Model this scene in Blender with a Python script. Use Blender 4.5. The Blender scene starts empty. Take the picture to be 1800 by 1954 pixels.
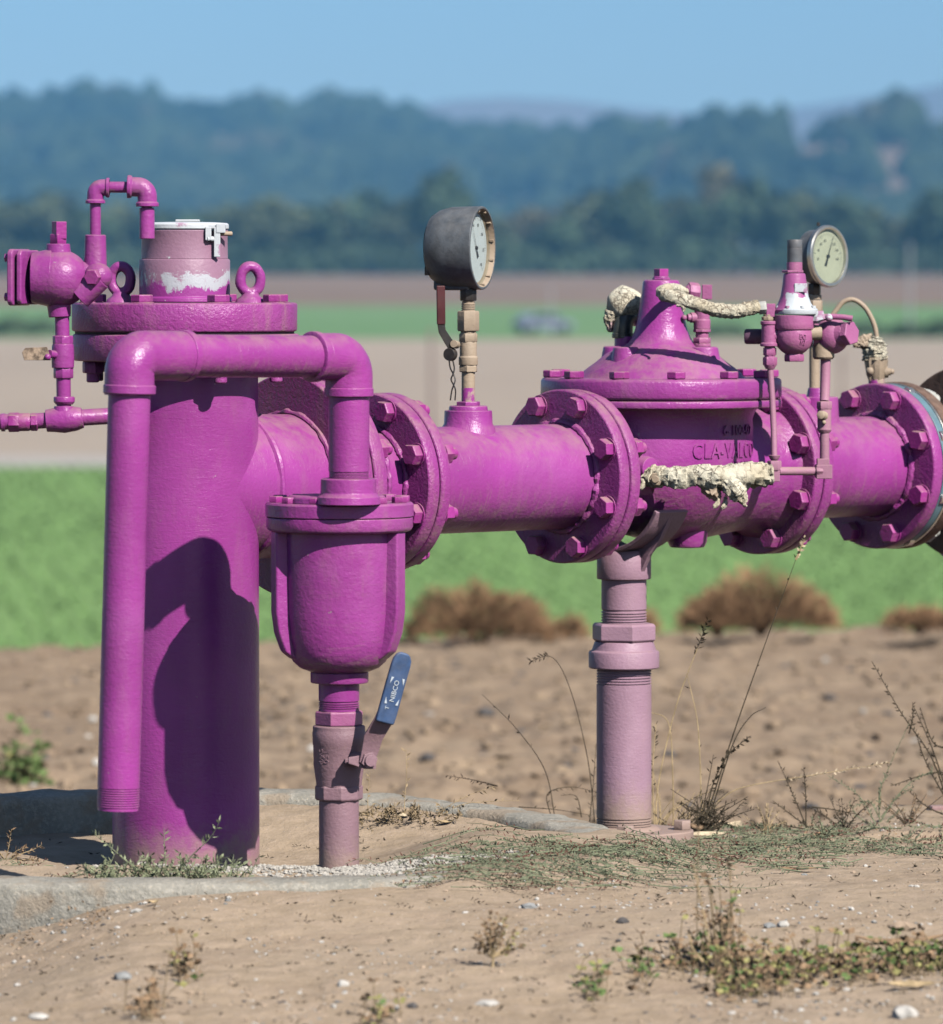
import bpy, math, random
from math import sin, cos, pi, radians, sqrt
from mathutils import Vector, Matrix, noise

random.seed(7)
SC = bpy.context.scene
COL = SC.collection

# ------------------------------------------------------------------ camera, sky, sun, exposure
CAM_H = 0.853
LENS_PX, MID_X, EYE_Y = 11300.0, 900.0, 515.0      # lens length, photo centre and eye level, in photo pixels
cam_d = bpy.data.cameras.new('camera'); cam = bpy.data.objects.new('camera', cam_d); COL.objects.link(cam)
cam.location = (0, 0, CAM_H); cam.rotation_euler = (radians(90), 0, 0)
cam_d.sensor_fit = 'HORIZONTAL'; cam_d.sensor_width = 36.0
cam_d.lens = 36.0 * LENS_PX / 1800.0
cam_d.shift_y = -(977.0 - EYE_Y) / 1800.0
cam_d.clip_start = 0.1; cam_d.clip_end = 20000
cam_d.dof.use_dof = True; cam_d.dof.focus_distance = 9.05; cam_d.dof.aperture_fstop = cam_d.lens / 27.0
cam_d.dof.aperture_blades = 0
SC.camera = cam

SUN_AZ, SUN_EL = radians(36.8), radians(41.2)       # azimuth: to the right of straight behind the camera
SUN = Vector((sin(SUN_AZ) * cos(SUN_EL), -cos(SUN_AZ) * cos(SUN_EL), sin(SUN_EL)))
world = bpy.data.worlds.new('World'); SC.world = world; world.use_nodes = True
wn = world.node_tree; wn.nodes.clear()
w_out = wn.nodes.new('ShaderNodeOutputWorld'); w_bg = wn.nodes.new('ShaderNodeBackground')
w_sky = wn.nodes.new('ShaderNodeTexSky'); w_sky.sky_type = 'NISHITA'; w_sky.sun_disc = False
w_sky.sun_elevation = SUN_EL; w_sky.sun_rotation = pi - SUN_AZ
w_sky.air_density = 1.0; w_sky.dust_density = 0.4; w_sky.ozone_density = 3.0
w_tint = wn.nodes.new('ShaderNodeMix'); w_tint.data_type = 'RGBA'; w_tint.blend_type = 'MULTIPLY'
w_tint.inputs[0].default_value = 1.0; w_tint.inputs[7].default_value = (0.93, 0.96, 1.02, 1)
w_bg.inputs[1].default_value = 0.07
wn.links.new(w_sky.outputs[0], w_tint.inputs[6]); wn.links.new(w_tint.outputs[2], w_bg.inputs[0])
wn.links.new(w_bg.outputs[0], w_out.inputs[0])
sun_d = bpy.data.lights.new('sun', 'SUN'); sun_d.energy = 5.0; sun_d.angle = radians(0.5); sun_d.color = (1.0, 0.955, 0.89)
sun = bpy.data.objects.new('sun', sun_d); COL.objects.link(sun)
sun.rotation_euler = SUN.to_track_quat('Z', 'Y').to_euler()
sun.location = (5, -10, 12)
SC.view_settings.view_transform = 'Standard'; SC.view_settings.look = 'None'
SC.view_settings.exposure = 0.2; SC.view_settings.gamma = 1.0
SC.view_settings.use_curve_mapping = False
SC.render.engine = 'CYCLES'
SC.cycles.use_denoising = True
SC.cycles.max_bounces = 6; SC.cycles.diffuse_bounces = 0; SC.cycles.volume_bounces = 1
SC.cycles.sample_clamp_indirect = 6

# ------------------------------------------------------------------ helpers
def W(px, py, d):
    """surveyed point: where the photo shows it, at its own distance d in metres"""
    return Vector(((px - MID_X) * d / LENS_PX, d, CAM_H - (py - EYE_Y) * d / LENS_PX))

def lerp(a, b, t): return a + (b - a) * t
def clamp(v, a=0.0, b=1.0): return max(a, min(b, v))
def sstep(a, b, v):
    t = clamp((v - a) / (b - a)); return t * t * (3 - 2 * t)
def interp(tab, x):
    if x <= tab[0][0]: return tab[0][1]
    for (x0, y0), (x1, y1) in zip(tab, tab[1:]):
        if x <= x1:
            return lerp(y0, y1, (x - x0) / (x1 - x0))
    return tab[-1][1]

def T(v): return Matrix.Translation(Vector(v))
def frame(o, zdir, roll=0.0, xhint=None):
    z = Vector(zdir).normalized()
    h = Vector(xhint) if xhint else (Vector((1, 0, 0)) if abs(z.x) < 0.9 else Vector((0, 1, 0)))
    x = (h - z * h.dot(z)).normalized(); y = z.cross(x)
    m = Matrix((x, y, z)).transposed().to_4x4()
    return T(o) @ m @ Matrix.Rotation(roll, 4, 'Z')

class MB:
    def __init__(s): s.v = []; s.f = []
    def add(s, vs, fs, M=None):
        b = len(s.v)
        s.v += [tuple(M @ Vector(p)) for p in vs] if M is not None else [tuple(p) for p in vs]
        s.f += [tuple(i + b for i in q) for q in fs]
        return s
    def lathe(s, prof, M=None, seg=48, closed=True, wob=None):
        vs = []; fs = []; n = len(prof)
        for k, (z, r) in enumerate(prof):
            for i in range(seg):
                a = 2 * pi * i / seg
                rr = r * (1 + (wob(a, z) if wob else 0))
                vs.append((rr * cos(a), rr * sin(a), z))
        for k in range(n - 1):
            for i in range(seg):
                j = (i + 1) % seg
                fs.append((k * seg + i, k * seg + j, (k + 1) * seg + j, (k + 1) * seg + i))
        if closed:
            fs.append(tuple(range(seg - 1, -1, -1))); fs.append(tuple((n - 1) * seg + i for i in range(seg)))
        return s.add(vs, fs, M)
    def cyl(s, a, b, r, seg=32, r2=None):
        a = Vector(a); b = Vector(b); L = (b - a).length
        return s.lathe([(0, r), (L, r if r2 is None else r2)], frame(a, b - a), seg)
    def hexa(s, z0, z1, r, M=None, ch=0.12, seg=6):
        c = (z1 - z0) * ch
        return s.lathe([(z0, r * .93), (z0 + c, r), (z1 - c, r), (z1, r * .93)], M, seg)
    def box(s, c, sz, M=None):
        cx, cy, cz = c; x, y, z = (q / 2 for q in sz)
        vs = [(cx + i * x, cy + j * y, cz + k * z) for i in (-1, 1) for j in (-1, 1) for k in (-1, 1)]
        fs = [(0, 1, 3, 2), (4, 6, 7, 5), (0, 4, 5, 1), (2, 3, 7, 6), (0, 2, 6, 4), (1, 5, 7, 3)]
        return s.add(vs, fs, M)
    def tube(s, pts, rad, seg=20, cap=True, wob=None, twist=0):
        pts = [Vector(p) for p in pts]; n = len(pts)
        if not hasattr(rad, '__len__'): rad = [rad] * n
        vs = []; fs = []; prev = None
        for k in range(n):
            t = (pts[min(k + 1, n - 1)] - pts[max(k - 1, 0)]).normalized()
            if prev is None:
                h = Vector((0, 0, 1)) if abs(t.z) < 0.9 else Vector((1, 0, 0))
                x = (h - t * h.dot(t)).normalized()
            else:
                x = (prev - t * prev.dot(t)).normalized()
            prev = x; y = t.cross(x)
            for i in range(seg):
                a = 2 * pi * i / seg + twist * k
                r = rad[k] * (1 + (wob(a, k) if wob else 0))
                vs.append(pts[k] + x * (r * cos(a)) + y * (r * sin(a)))
        for k in range(n - 1):
            for i in range(seg):
                j = (i + 1) % seg
                fs.append((k * seg + i, k * seg + j, (k + 1) * seg + j, (k + 1) * seg + i))
        if cap:
            fs.append(tuple(range(seg - 1, -1, -1))); fs.append(tuple((n - 1) * seg + i for i in range(seg)))
        return s.add(vs, fs)
    def ball(s, c, r, M=None, u=20, v=12):
        r = r if hasattr(r, '__len__') else (r, r, r)
        vs = [(c[0], c[1], c[2] - r[2])]; fs = []
        for k in range(1, v):
            ph = -pi / 2 + pi * k / v
            for i in range(u):
                a = 2 * pi * i / u
                vs.append((c[0] + r[0] * cos(ph) * cos(a), c[1] + r[1] * cos(ph) * sin(a), c[2] + r[2] * sin(ph)))
        vs.append((c[0], c[1], c[2] + r[2])); top = len(vs) - 1
        for i in range(u):
            j = (i + 1) % u
            fs.append((0, 1 + j, 1 + i)); fs.append((top, top - u + i, top - u + j))
            for k in range(v - 2):
                b = 1 + k * u
                fs.append((b + i, b + j, b + u + j, b + u + i))
        return s.add(vs, fs, M)
    def torus(s, R, r, M=None, u=40, v=14, sx=1.0, wob=None):
        vs = []; fs = []
        for i in range(u):
            a = 2 * pi * i / u
            for j in range(v):
                b = 2 * pi * j / v; rr = r * (1 + (wob(a, b) if wob else 0))
                vs.append(((R + rr * cos(b)) * cos(a), (R + rr * cos(b)) * sin(a) * sx, rr * sin(b)))
        for i in range(u):
            for j in range(v):
                i2 = (i + 1) % u; j2 = (j + 1) % v
                fs.append((i * v + j, i2 * v + j, i2 * v + j2, i * v + j2))
        return s.add(vs, fs, M)
    def extrude(s, outline, h, M=None):
        n = len(outline)
        vs = [(x, y, 0) for x, y in outline] + [(x, y, h) for x, y in outline]
        fs = [tuple(range(n - 1, -1, -1)), tuple(range(n, 2 * n))]
        fs += [(i, (i + 1) % n, n + (i + 1) % n, n + i) for i in range(n)]
        return s.add(vs, fs, M)
    def mesh(s, name, mat, smooth=True, angle=35):
        me = bpy.data.meshes.new(name); me.from_pydata(s.v, [], s.f); me.update()
        if mat is not None:
            for m in (mat if isinstance(mat, (list, tuple)) else [mat]): me.materials.append(m)
        if smooth:
            me.polygons.foreach_set('use_smooth', [True] * len(me.polygons))
            me.set_sharp_from_angle(angle=radians(angle))
        return me
    def build(s, name, mat, parent=None, M=None, bevel=0.0, smooth=True, angle=35, seg=2):
        o = bpy.data.objects.new(name, s.mesh(name, mat, smooth, angle)); COL.objects.link(o)
        if parent is not None: o.parent = parent
        if M is not None: o.matrix_local = M
        if bevel:
            b = o.modifiers.new('edge', 'BEVEL'); b.width = bevel; b.segments = seg; b.limit_method = 'ANGLE'
            b.angle_limit = radians(32); b.harden_normals = True; b.use_clamp_overlap = True
        return o

def inst(mesh, name, parent=None, M=None, bevel=0.0, label=None):
    o = bpy.data.objects.new(name, mesh); COL.objects.link(o)
    if parent is not None: o.parent = parent
    if M is not None: o.matrix_local = M
    if bevel:
        b = o.modifiers.new('edge', 'BEVEL'); b.width = bevel; b.segments = 2; b.limit_method = 'ANGLE'
        b.angle_limit = radians(32); b.harden_normals = True
    if label: o['label'] = label
    return o

def tag(o, label, cat, group=None, kind=None):
    if label: o['label'] = label
    if cat: o['category'] = cat
    if group: o['group'] = group
    if kind: o['kind'] = kind
    return o
def thing(name, label, cat, M=None, group=None):
    o = bpy.data.objects.new(name, None); COL.objects.link(o); o.empty_display_size = 0.05
    if M is not None: o.matrix_world = M if isinstance(M, Matrix) else T(M)
    return tag(o, label, cat, group)

def bend(pts, r, n=7):
    """round the corners of a polyline"""
    P = [Vector(p) for p in pts]; out = [P[0]]
    for a, b, c in zip(P, P[1:], P[2:]):
        u = (a - b).normalized(); v = (c - b).normalized()
        ang = u.angle(v)
        if ang > pi - 0.02: out.append(b); continue
        t = min(r / math.tan(ang / 2), (a - b).length * .49, (c - b).length * .49); rr = t * math.tan(ang / 2)
        cen = b + (u + v).normalized() * (rr / sin(ang / 2))
        s0 = b + u * t - cen; s1 = b + v * t - cen
        q = s0.rotation_difference(s1)
        for k in range(n + 1):
            qq = Matrix.Identity(3).to_quaternion().slerp(q, k / n)
            out.append(cen + qq @ s0)
    out.append(P[-1]); return out

def spline(pts, n=8):
    P = [Vector(p) for p in pts]; P = [P[0] * 2 - P[1]] + P + [P[-1] * 2 - P[-2]]; out = []
    for i in range(1, len(P) - 2):
        p0, p1, p2, p3 = P[i - 1:i + 3]
        for k in range(n):
            t = k / n
            out.append(0.5 * ((2 * p1) + (p2 - p0) * t + (2 * p0 - 5 * p1 + 4 * p2 - p3) * t * t + (3 * p1 - p0 - 3 * p2 + p3) * t ** 3))
    out.append(P[-2]); return out

def threads(z0, z1, r, pitch=0.0045, depth=0.0011):
    out = []; z = z0; n = max(1, int(round((z1 - z0) / pitch))); p = (z1 - z0) / n
    for k in range(n):
        out += [(z0 + p * k, r), (z0 + p * (k + .42), r), (z0 + p * (k + .58), r - depth * 1.6), (z0 + p * (k + .9), r - depth * 1.6)]
    return out

def text(mb, s, size, depth, fn, align='CENTER', space=1.0, xs=1.0):
    """raised lettering; fn maps (x, y, z) of flat lettering to the surface"""
    c = bpy.data.curves.new('lettering', 'FONT'); c.body = s; c.size = size; c.extrude = depth / 2
    c.align_x = align; c.align_y = 'CENTER'; c.space_character = space; c.resolution_u = 3
    o = bpy.data.objects.new('lettering', c); COL.objects.link(o)
    dg = bpy.context.evaluated_depsgraph_get()
    me = bpy.data.meshes.new_from_object(o.evaluated_get(dg))
    vs = [fn(v.co.x * xs, v.co.y, v.co.z + depth / 2) for v in me.vertices]
    fs = [tuple(p.vertices) for p in me.polygons]
    bpy.data.objects.remove(o); bpy.data.curves.remove(c); bpy.data.meshes.remove(me)
    mb.add(vs, fs); return mb

# ------------------------------------------------------------------ materials
class NT:
    def __init__(s, name):
        s.m = bpy.data.materials.new(name); s.m.use_nodes = True; s.t = s.m.node_tree
        s.t.nodes.clear()
        s.out = s.t.nodes.new('ShaderNodeOutputMaterial')
        s.b = s.t.nodes.new('ShaderNodeBsdfPrincipled'); s.t.links.new(s.b.outputs[0], s.out.inputs[0])
        s.geo = s.t.nodes.new('ShaderNodeNewGeometry')
    def link(s, a, b): s.t.links.new(a, b)
    def val(s, sock, v):
        if isinstance(v, bpy.types.NodeSocket): s.link(v, sock)
        else: sock.default_value = v
    def noise(s, scale, detail=4, rough=.55, vec=None, stretch=None, dist=0):
        n = s.t.nodes.new('ShaderNodeTexNoise'); n.inputs['Scale'].default_value = scale
        n.inputs['Detail'].default_value = detail; n.inputs['Roughness'].default_value = rough
        n.inputs['Distortion'].default_value = dist
        v = vec or s.geo.outputs['Position']
        if stretch:
            mp = s.t.nodes.new('ShaderNodeMapping'); mp.inputs['Scale'].default_value = stretch
            s.link(v, mp.inputs[0]); v = mp.outputs[0]
        s.link(v, n.inputs['Vector']); return n.outputs[0]
    def voro(s, scale, feature='F1', vec=None):
        n = s.t.nodes.new('ShaderNodeTexVoronoi'); n.inputs['Scale'].default_value = scale; n.feature = feature
        s.link(vec or s.geo.outputs['Position'], n.inputs['Vector']); return n.outputs[0]
    def ramp(s, fac, stops):
        r = s.t.nodes.new('ShaderNodeValToRGB'); s.link(fac, r.inputs[0])
        while len(r.color_ramp.elements) < len(stops): r.color_ramp.elements.new(.5)
        for e, (p, c) in zip(r.color_ramp.elements, stops):
            e.position = p; e.color = (c, c, c, 1) if not hasattr(c, '__len__') else (*c, 1)
        return r.outputs[0]
    def step(s, v, a, b):
        m = s.t.nodes.new('ShaderNodeMapRange'); m.interpolation_type = 'SMOOTHSTEP'
        s.val(m.inputs[0], v); m.inputs[1].default_value = a; m.inputs[2].default_value = b
        return m.outputs[0]
    def math(s, op, a, b=0.0, clamp=False):
        m = s.t.nodes.new('ShaderNodeMath'); m.operation = op; m.use_clamp = clamp
        s.val(m.inputs[0], a); s.val(m.inputs[1], b); return m.outputs[0]
    def mix(s, f, a, b, mode='MIX'):
        m = s.t.nodes.new('ShaderNodeMix'); m.data_type = 'RGBA'; m.blend_type = mode
        s.val(m.inputs[0], f)
        for k, v in ((6, a), (7, b)):
            s.val(m.inputs[k], (*v, 1) if isinstance(v, (tuple, list)) and len(v) == 3 else v)
        return m.outputs[2]
    def sep(s, v):
        n = s.t.nodes.new('ShaderNodeSeparateXYZ'); s.link(v, n.inputs[0]); return n.outputs
    def bump(s, h, dist, strength=1.0, prev=None):
        n = s.t.nodes.new('ShaderNodeBump'); n.inputs['Strength'].default_value = strength
        n.inputs['Distance'].default_value = dist; s.link(h, n.inputs['Height'])
        if prev is not None: s.link(prev, n.inputs['Normal'])
        return n.outputs[0]
    def done(s, col, rough=.6, normal=None, metal=0.0, spec=.5):
        s.val(s.b.inputs['Base Color'], (*col, 1) if isinstance(col, tuple) and len(col) == 3 else col)
        s.val(s.b.inputs['Roughness'], rough); s.b.inputs['Metallic'].default_value = metal
        s.b.inputs['Specular IOR Level'].default_value = spec
        if normal is not None: s.link(normal, s.b.inputs['Normal'])
        return s.m

DUST = (0.40, 0.28, 0.21)
def paint(name, col, dust=0.5, rough=.34, peel=.0005, pscale=170, brush=.0003, film=.12, dustcol=DUST, bdir=(.22, .22, 1), horiz=False, hb=1.0):
    n = NT(name)
    big = n.noise(7, 4); fine = n.noise(42, 5, .65)
    c = n.mix(n.step(big, .3, .72), tuple(q * .86 for q in col), tuple(min(1, q * 1.08) for q in col))
    # sun-bleached, chalky areas
    fade = n.math('MULTIPLY', n.step(n.noise(4.2, 5, .65, dist=.4), .46, .74), .30)
    c = n.mix(fade, c, tuple(min(.75, q * 1.12 + .10) for q in col))
    nz = n.sep(n.geo.outputs['Normal'])[2]
    up = n.step(nz, .12, .96)
    m = n.math('MULTIPLY', up, n.step(fine, .25, .7))
    m = n.math('MULTIPLY', m, dust)
    scr = n.math('MULTIPLY', n.step(n.noise(30, 5, .7, stretch=(1, 1, .25)), .48, .75), film)
    m = n.math('ADD', m, scr, True)
    und = n.math('MULTIPLY', n.step(nz, -.25, -.8), n.math('MULTIPLY', n.step(n.noise(60, 4, .7), .4, .7), .42 * min(1, dust * 2)))
    m = n.math('ADD', m, und, True)
    c = n.mix(m, c, dustcol)
    # chipped flecks of bare metal and pale primer
    chip = n.step(n.noise(95, 2, .5), .76, .79)
    c = n.mix(n.math('MULTIPLY', chip, .55), c, (.45, .36, .36))
    r = n.math('ADD', n.math('ADD', rough, n.math('MULTIPLY', fade, .6)), n.math('MULTIPLY', m, .5), True)
    b1 = n.bump(n.noise(pscale, 3, .55), peel * 1.5)
    vec = None
    if horiz:
        rot = n.t.nodes.new('ShaderNodeMapping'); rot.vector_type = 'POINT'; rot.inputs['Rotation'].default_value = (0, 0, -radians(43))
        n.link(n.geo.outputs['Position'], rot.inputs[0]); vec = rot.outputs[0]; bdir = (1, .20, .20)
    b2 = n.bump(n.noise(130, 4, .7, stretch=bdir, vec=vec, dist=1.6), brush * 1.25, prev=b1)
    st = n.step(n.noise(120, 4, .75, stretch=bdir, vec=vec, dist=1.0), .50, .66)
    lo = n.step(nz, .15, -.75)
    c = n.mix(n.math('MULTIPLY', n.math('MULTIPLY', st, lo), .55 * hb), c, (.40, .26, .24))
    # soil splashed up from the ground
    pz = n.sep(n.geo.outputs['Position'])[2]
    sp = n.math('MULTIPLY', n.step(n.math('ADD', pz, n.math('MULTIPLY', n.math('SUBTRACT', n.noise(50, 5, .7), .5), .09)), .035, -.045), .75)
    c = n.mix(sp, c, (.42, .31, .22)); m = n.math('ADD', m, sp, True)
    b3 = n.bump(n.noise(26, 2, .5), peel * 1.6, prev=b2)
    return n.done(c, r, b3, spec=.5)

def simple(name, col, rough=.6, var=.2, scale=20, bump=0, bscale=100, metal=0, spec=.5, dust=0, dustcol=DUST):
    n = NT(name)
    c = n.mix(n.step(n.noise(scale, 5, .6), .3, .7), tuple(q * (1 - var) for q in col), tuple(min(1, q * (1 + var)) for q in col))
    if dust:
        nz = n.sep(n.geo.outputs['Normal'])[2]
        m = n.math('MULTIPLY', n.math('ADD', n.math('MULTIPLY', n.step(nz, 0, .9), .8), .3, True), n.math('MULTIPLY', n.step(n.noise(40, 5, .65), .3, .75), dust))
        c = n.mix(m, c, dustcol)
    return n.done(c, rough, n.bump(n.noise(bscale, 4, .6), bump) if bump else None, metal, spec)

PUR = (0.385, 0.052, 0.315)
M = {}
M['pipe'] = paint('purple_paint', PUR, .42, .30, .0004, 200, .0005)
M['pipe_h'] = paint('purple_paint_on_level_pipe', PUR, .5, .30, .0005, 200, .0005, horiz=True)
M['cast'] = paint('purple_paint_on_casting', PUR, .5, .30, .0007, 160, .0003, .2)
M['flange'] = paint('purple_paint_on_flange', (.38, .055, .30), .5, .32, .0010, 200, .0006, .42, bdir=(1, 1, 1))
M['bolt'] = paint('purple_paint_on_bolt', (.40, .04, .29), .85, .36, .0006, 200, .0002, .22)
M['faded'] = paint('faded_mauve_paint', (.43, .255, .335), .22, .48, .0004, 220, .0004, .10)
M['faded_dull'] = paint('dull_brown_mauve_paint', (.34, .20, .235), .25, .52, .0005, 220, .0004, .16)
M['pilot'] = paint('dull_pink_paint', (.47, .14, .32), .5, .42, .0005, 220, .0003, .20)
M['tube'] = paint('dusty_pink_tube_paint', (.45, .20, .30), .5, .5, .0003, 220, .0002, .45)
M['tan'] = paint('dusty_tan_metal', (.46, .35, .25), .6, .55, .0004, 220, .0002, .3, (.55, .44, .33))
M['dark_purple'] = paint('deep_purple_rubber', (.10, .03, .09), .3, .4, .0003, 200, .0002, .15)  # the tee stub's own black-purple colour
M['gauge_black'] = simple('weathered_black_plastic', (.10, .112, .125), .5, .25, 60, .0004, 240, dust=.5, dustcol=(.28, .27, .26))
M['black'] = simple('black_metal', (.02, .02, .022), .45, .2, 40, dust=.25)
M['rubber'] = simple('dark_green_black_rubber', (.045, .055, .05), .3, .2, 40, dust=.25)
M['red_vinyl'] = simple('dark_red_vinyl', (.075, .008, .014), .5, .25, 60, dust=.2)
M['blue_vinyl'] = simple('worn_blue_vinyl', (.055, .11, .24), .5, .2, 60, .0003, 200, dust=.5, dustcol=(.35, .33, .33))
M['steel'] = simple('dulled_steel', (.55, .54, .5), .32, .15, 60, .0002, 200, metal=.85, dust=.25)
M['teal'] = simple('blue_grey_primer', (.13, .24, .29), .42, .12, 30, .0002, 200, dust=.25)
M['rust'] = simple('brown_rusted_iron', (.13, .075, .055), .75, .4, 50, .0012, 160, dust=.3)
M['rust_pale'] = simple('flaking_rusty_steel', (.33, .24, .17), .8, .6, 110, .0015, 160)
M['zinc'] = simple('pale_zinc', (.55, .55, .5), .5, .2, 60, .0003, 160, dust=.3)
M['grey_pvc'] = simple('grey_plastic', (.12, .13, .145), .5, .2, 60, .0003, 160, dust=.3)
M['dial_white'] = simple('white_dial', (.86, .89, .90), .5, .04, 30)
M['dial_cream'] = simple('yellowed_dial', (.68, .66, .48), .5, .06, 30)
M['ink'] = simple('dial_ink', (.03, .03, .035), .6, .1)
M['ink_faded'] = simple('faded_dial_ink', (.22, .23, .22), .6, .1)
M['print_white'] = simple('white_print', (.62, .68, .74), .6, .15)
M['gasket'] = simple('black_gasket', (.02, .012, .02), .8, .2)
def glass_mat():
    m = bpy.data.materials.new('gauge_glass'); m.use_nodes = True; t = m.node_tree; t.nodes.clear()
    o = t.nodes.new('ShaderNodeOutputMaterial'); mx = t.nodes.new('ShaderNodeMixShader'); f = t.nodes.new('ShaderNodeFresnel')
    tr = t.nodes.new('ShaderNodeBsdfTransparent'); g = t.nodes.new('ShaderNodeBsdfGlossy')
    tr.inputs[0].default_value = (.93, .95, .94, 1); g.inputs['Roughness'].default_value = .05; f.inputs[0].default_value = 1.45
    mx.inputs[0].default_value = .07; t.links.new(tr.outputs[0], mx.inputs[1]); t.links.new(g.outputs[0], mx.inputs[2]); t.links.new(mx.outputs[0], o.inputs[0])
    return m
M['glass'] = glass_mat()

def canister_mat():
    n = NT('mauve_paint_with_white_overspray')
    p = n.sep(n.geo.outputs['Position'])
    base = n.mix(n.step(n.noise(9, 4), .3, .7), (.36, .19, .28), (.42, .24, .33))
    # hand-brushed purple at the foot, ragged white brush strokes above it, thicker to the right
    rag = n.math('MULTIPLY', n.math('SUBTRACT', n.noise(34, 6, .75, dist=1.2), .5), .055)
    wav = n.math('MULTIPLY', n.math('SUBTRACT', n.noise(11, 2, .5), .5), .05)
    z = n.math('ADD', p[2], n.math('ADD', rag, wav))
    band = n.math('MULTIPLY', n.step(z, .826, .829), n.math('SUBTRACT', 1.0, n.step(z, .8445, .848)))
    right = n.step(p[0], -.52, -.40)
    band = n.math('MULTIPLY', band, n.step(n.math('ADD', n.noise(70, 5, .8, stretch=(1, 1, .45)), n.math('MULTIPLY', right, .16)), .50, .56))
    c = n.mix(n.math('SUBTRACT', 1.0, n.step(z, .826, .836)), base, tuple(q * .95 for q in PUR))
    c = n.mix(n.math('MULTIPLY', band, .85), c, (.55, .58, .62))
    c = n.mix(n.step(n.noise(120, 2), .72, .75), c, (.6, .6, .62))
    b = n.bump(n.noise(190, 3), .0006)
    return n.done(c, .45, b)
M['canister'] = canister_mat()
def patchy(name, a, b, scale=30, lo=.45, hi=.52, rough=.45, stretch=None):
    n = NT(name); f = n.step(n.noise(scale, 5, .65, stretch=stretch), lo, hi)
    return n.done(n.mix(f, a, b), rough, n.bump(n.noise(180, 3), .0006))
def cone_mat():
    n = NT('white_paint_peeling_off_pink_cone'); p = n.sep(n.geo.outputs['Position'])
    z = n.math('ADD', p[2], n.math('MULTIPLY', n.math('SUBTRACT', n.noise(45, 5, .7), .5), .07))
    x = n.math('ADD', p[0], n.math('MULTIPLY', n.math('SUBTRACT', n.noise(30, 4, .7), .5), .03))
    f = n.math('MULTIPLY', n.math('SUBTRACT', 1.0, n.step(z, .812, .815)), n.step(x, .503, .506))
    f = n.math('MAXIMUM', f, n.math('SUBTRACT', 1.0, n.step(z, .788, .790)))
    return n.done(n.mix(f, (.42, .11, .30), (.66, .70, .73)), .42, n.bump(n.noise(180, 3), .0006))
M['cone_paint'] = cone_mat()
M['white_flake'] = patchy('white_paint_over_mauve', (.50, .26, .40), (.68, .71, .74), 26, .40, .46)
M['white_cap'] = patchy('pale_lid_paint', (.52, .33, .44), (.70, .73, .76), 22, .34, .40)
M['tee_band'] = patchy('tan_to_purple_paint', (.50, .38, .30), PUR, 40, .5, .6)
def wrap_mat(name, vs, lo, crk):
    n = NT(name)
    wp = n.t.nodes.new('ShaderNodeVectorMath'); wp.operation = 'ADD'
    nn = n.t.nodes.new('ShaderNodeTexNoise'); nn.inputs['Scale'].default_value = 45; nn.inputs['Detail'].default_value = 4
    n.link(n.geo.outputs['Position'], nn.inputs['Vector'])
    sc = n.t.nodes.new('ShaderNodeVectorMath'); sc.operation = 'SCALE'; sc.inputs[3].default_value = .030
    n.link(nn.outputs[1], sc.inputs[0]); n.link(n.geo.outputs['Position'], wp.inputs[0]); n.link(sc.outputs[0], wp.inputs[1])
    v = n.voro(vs, 'DISTANCE_TO_EDGE', wp.outputs[0])
    patch = n.step(n.noise(30, 3), .38, .60)
    cr = n.math('MAXIMUM', n.step(v, .0, lo), n.math('SUBTRACT', 1.0, patch))
    c = n.mix(n.step(n.noise(18, 5), .35, .65), (.64, .55, .39), (.80, .74, .58))
    c = n.mix(n.math('MULTIPLY', n.math('SUBTRACT', 1.0, cr), crk), c, (.20, .14, .10))
    c = n.mix(n.step(n.noise(60, 4, .7), .60, .72), c, (.50, .40, .28))
    c = n.mix(n.math('MULTIPLY', n.step(n.noise(14, 2), .66, .74), .6), c, (.62, .34, .46))
    b = n.bump(cr, .0010); b = n.bump(n.noise(95, 5, .7, dist=.8), .0045, prev=b)
    return n.done(c, .8, b)
M['wrap'] = wrap_mat('cracked_cream_tape', 120, .12, .85)
M['wrap2'] = wrap_mat('wrinkled_cream_tape', 55, .05, .8)
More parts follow.
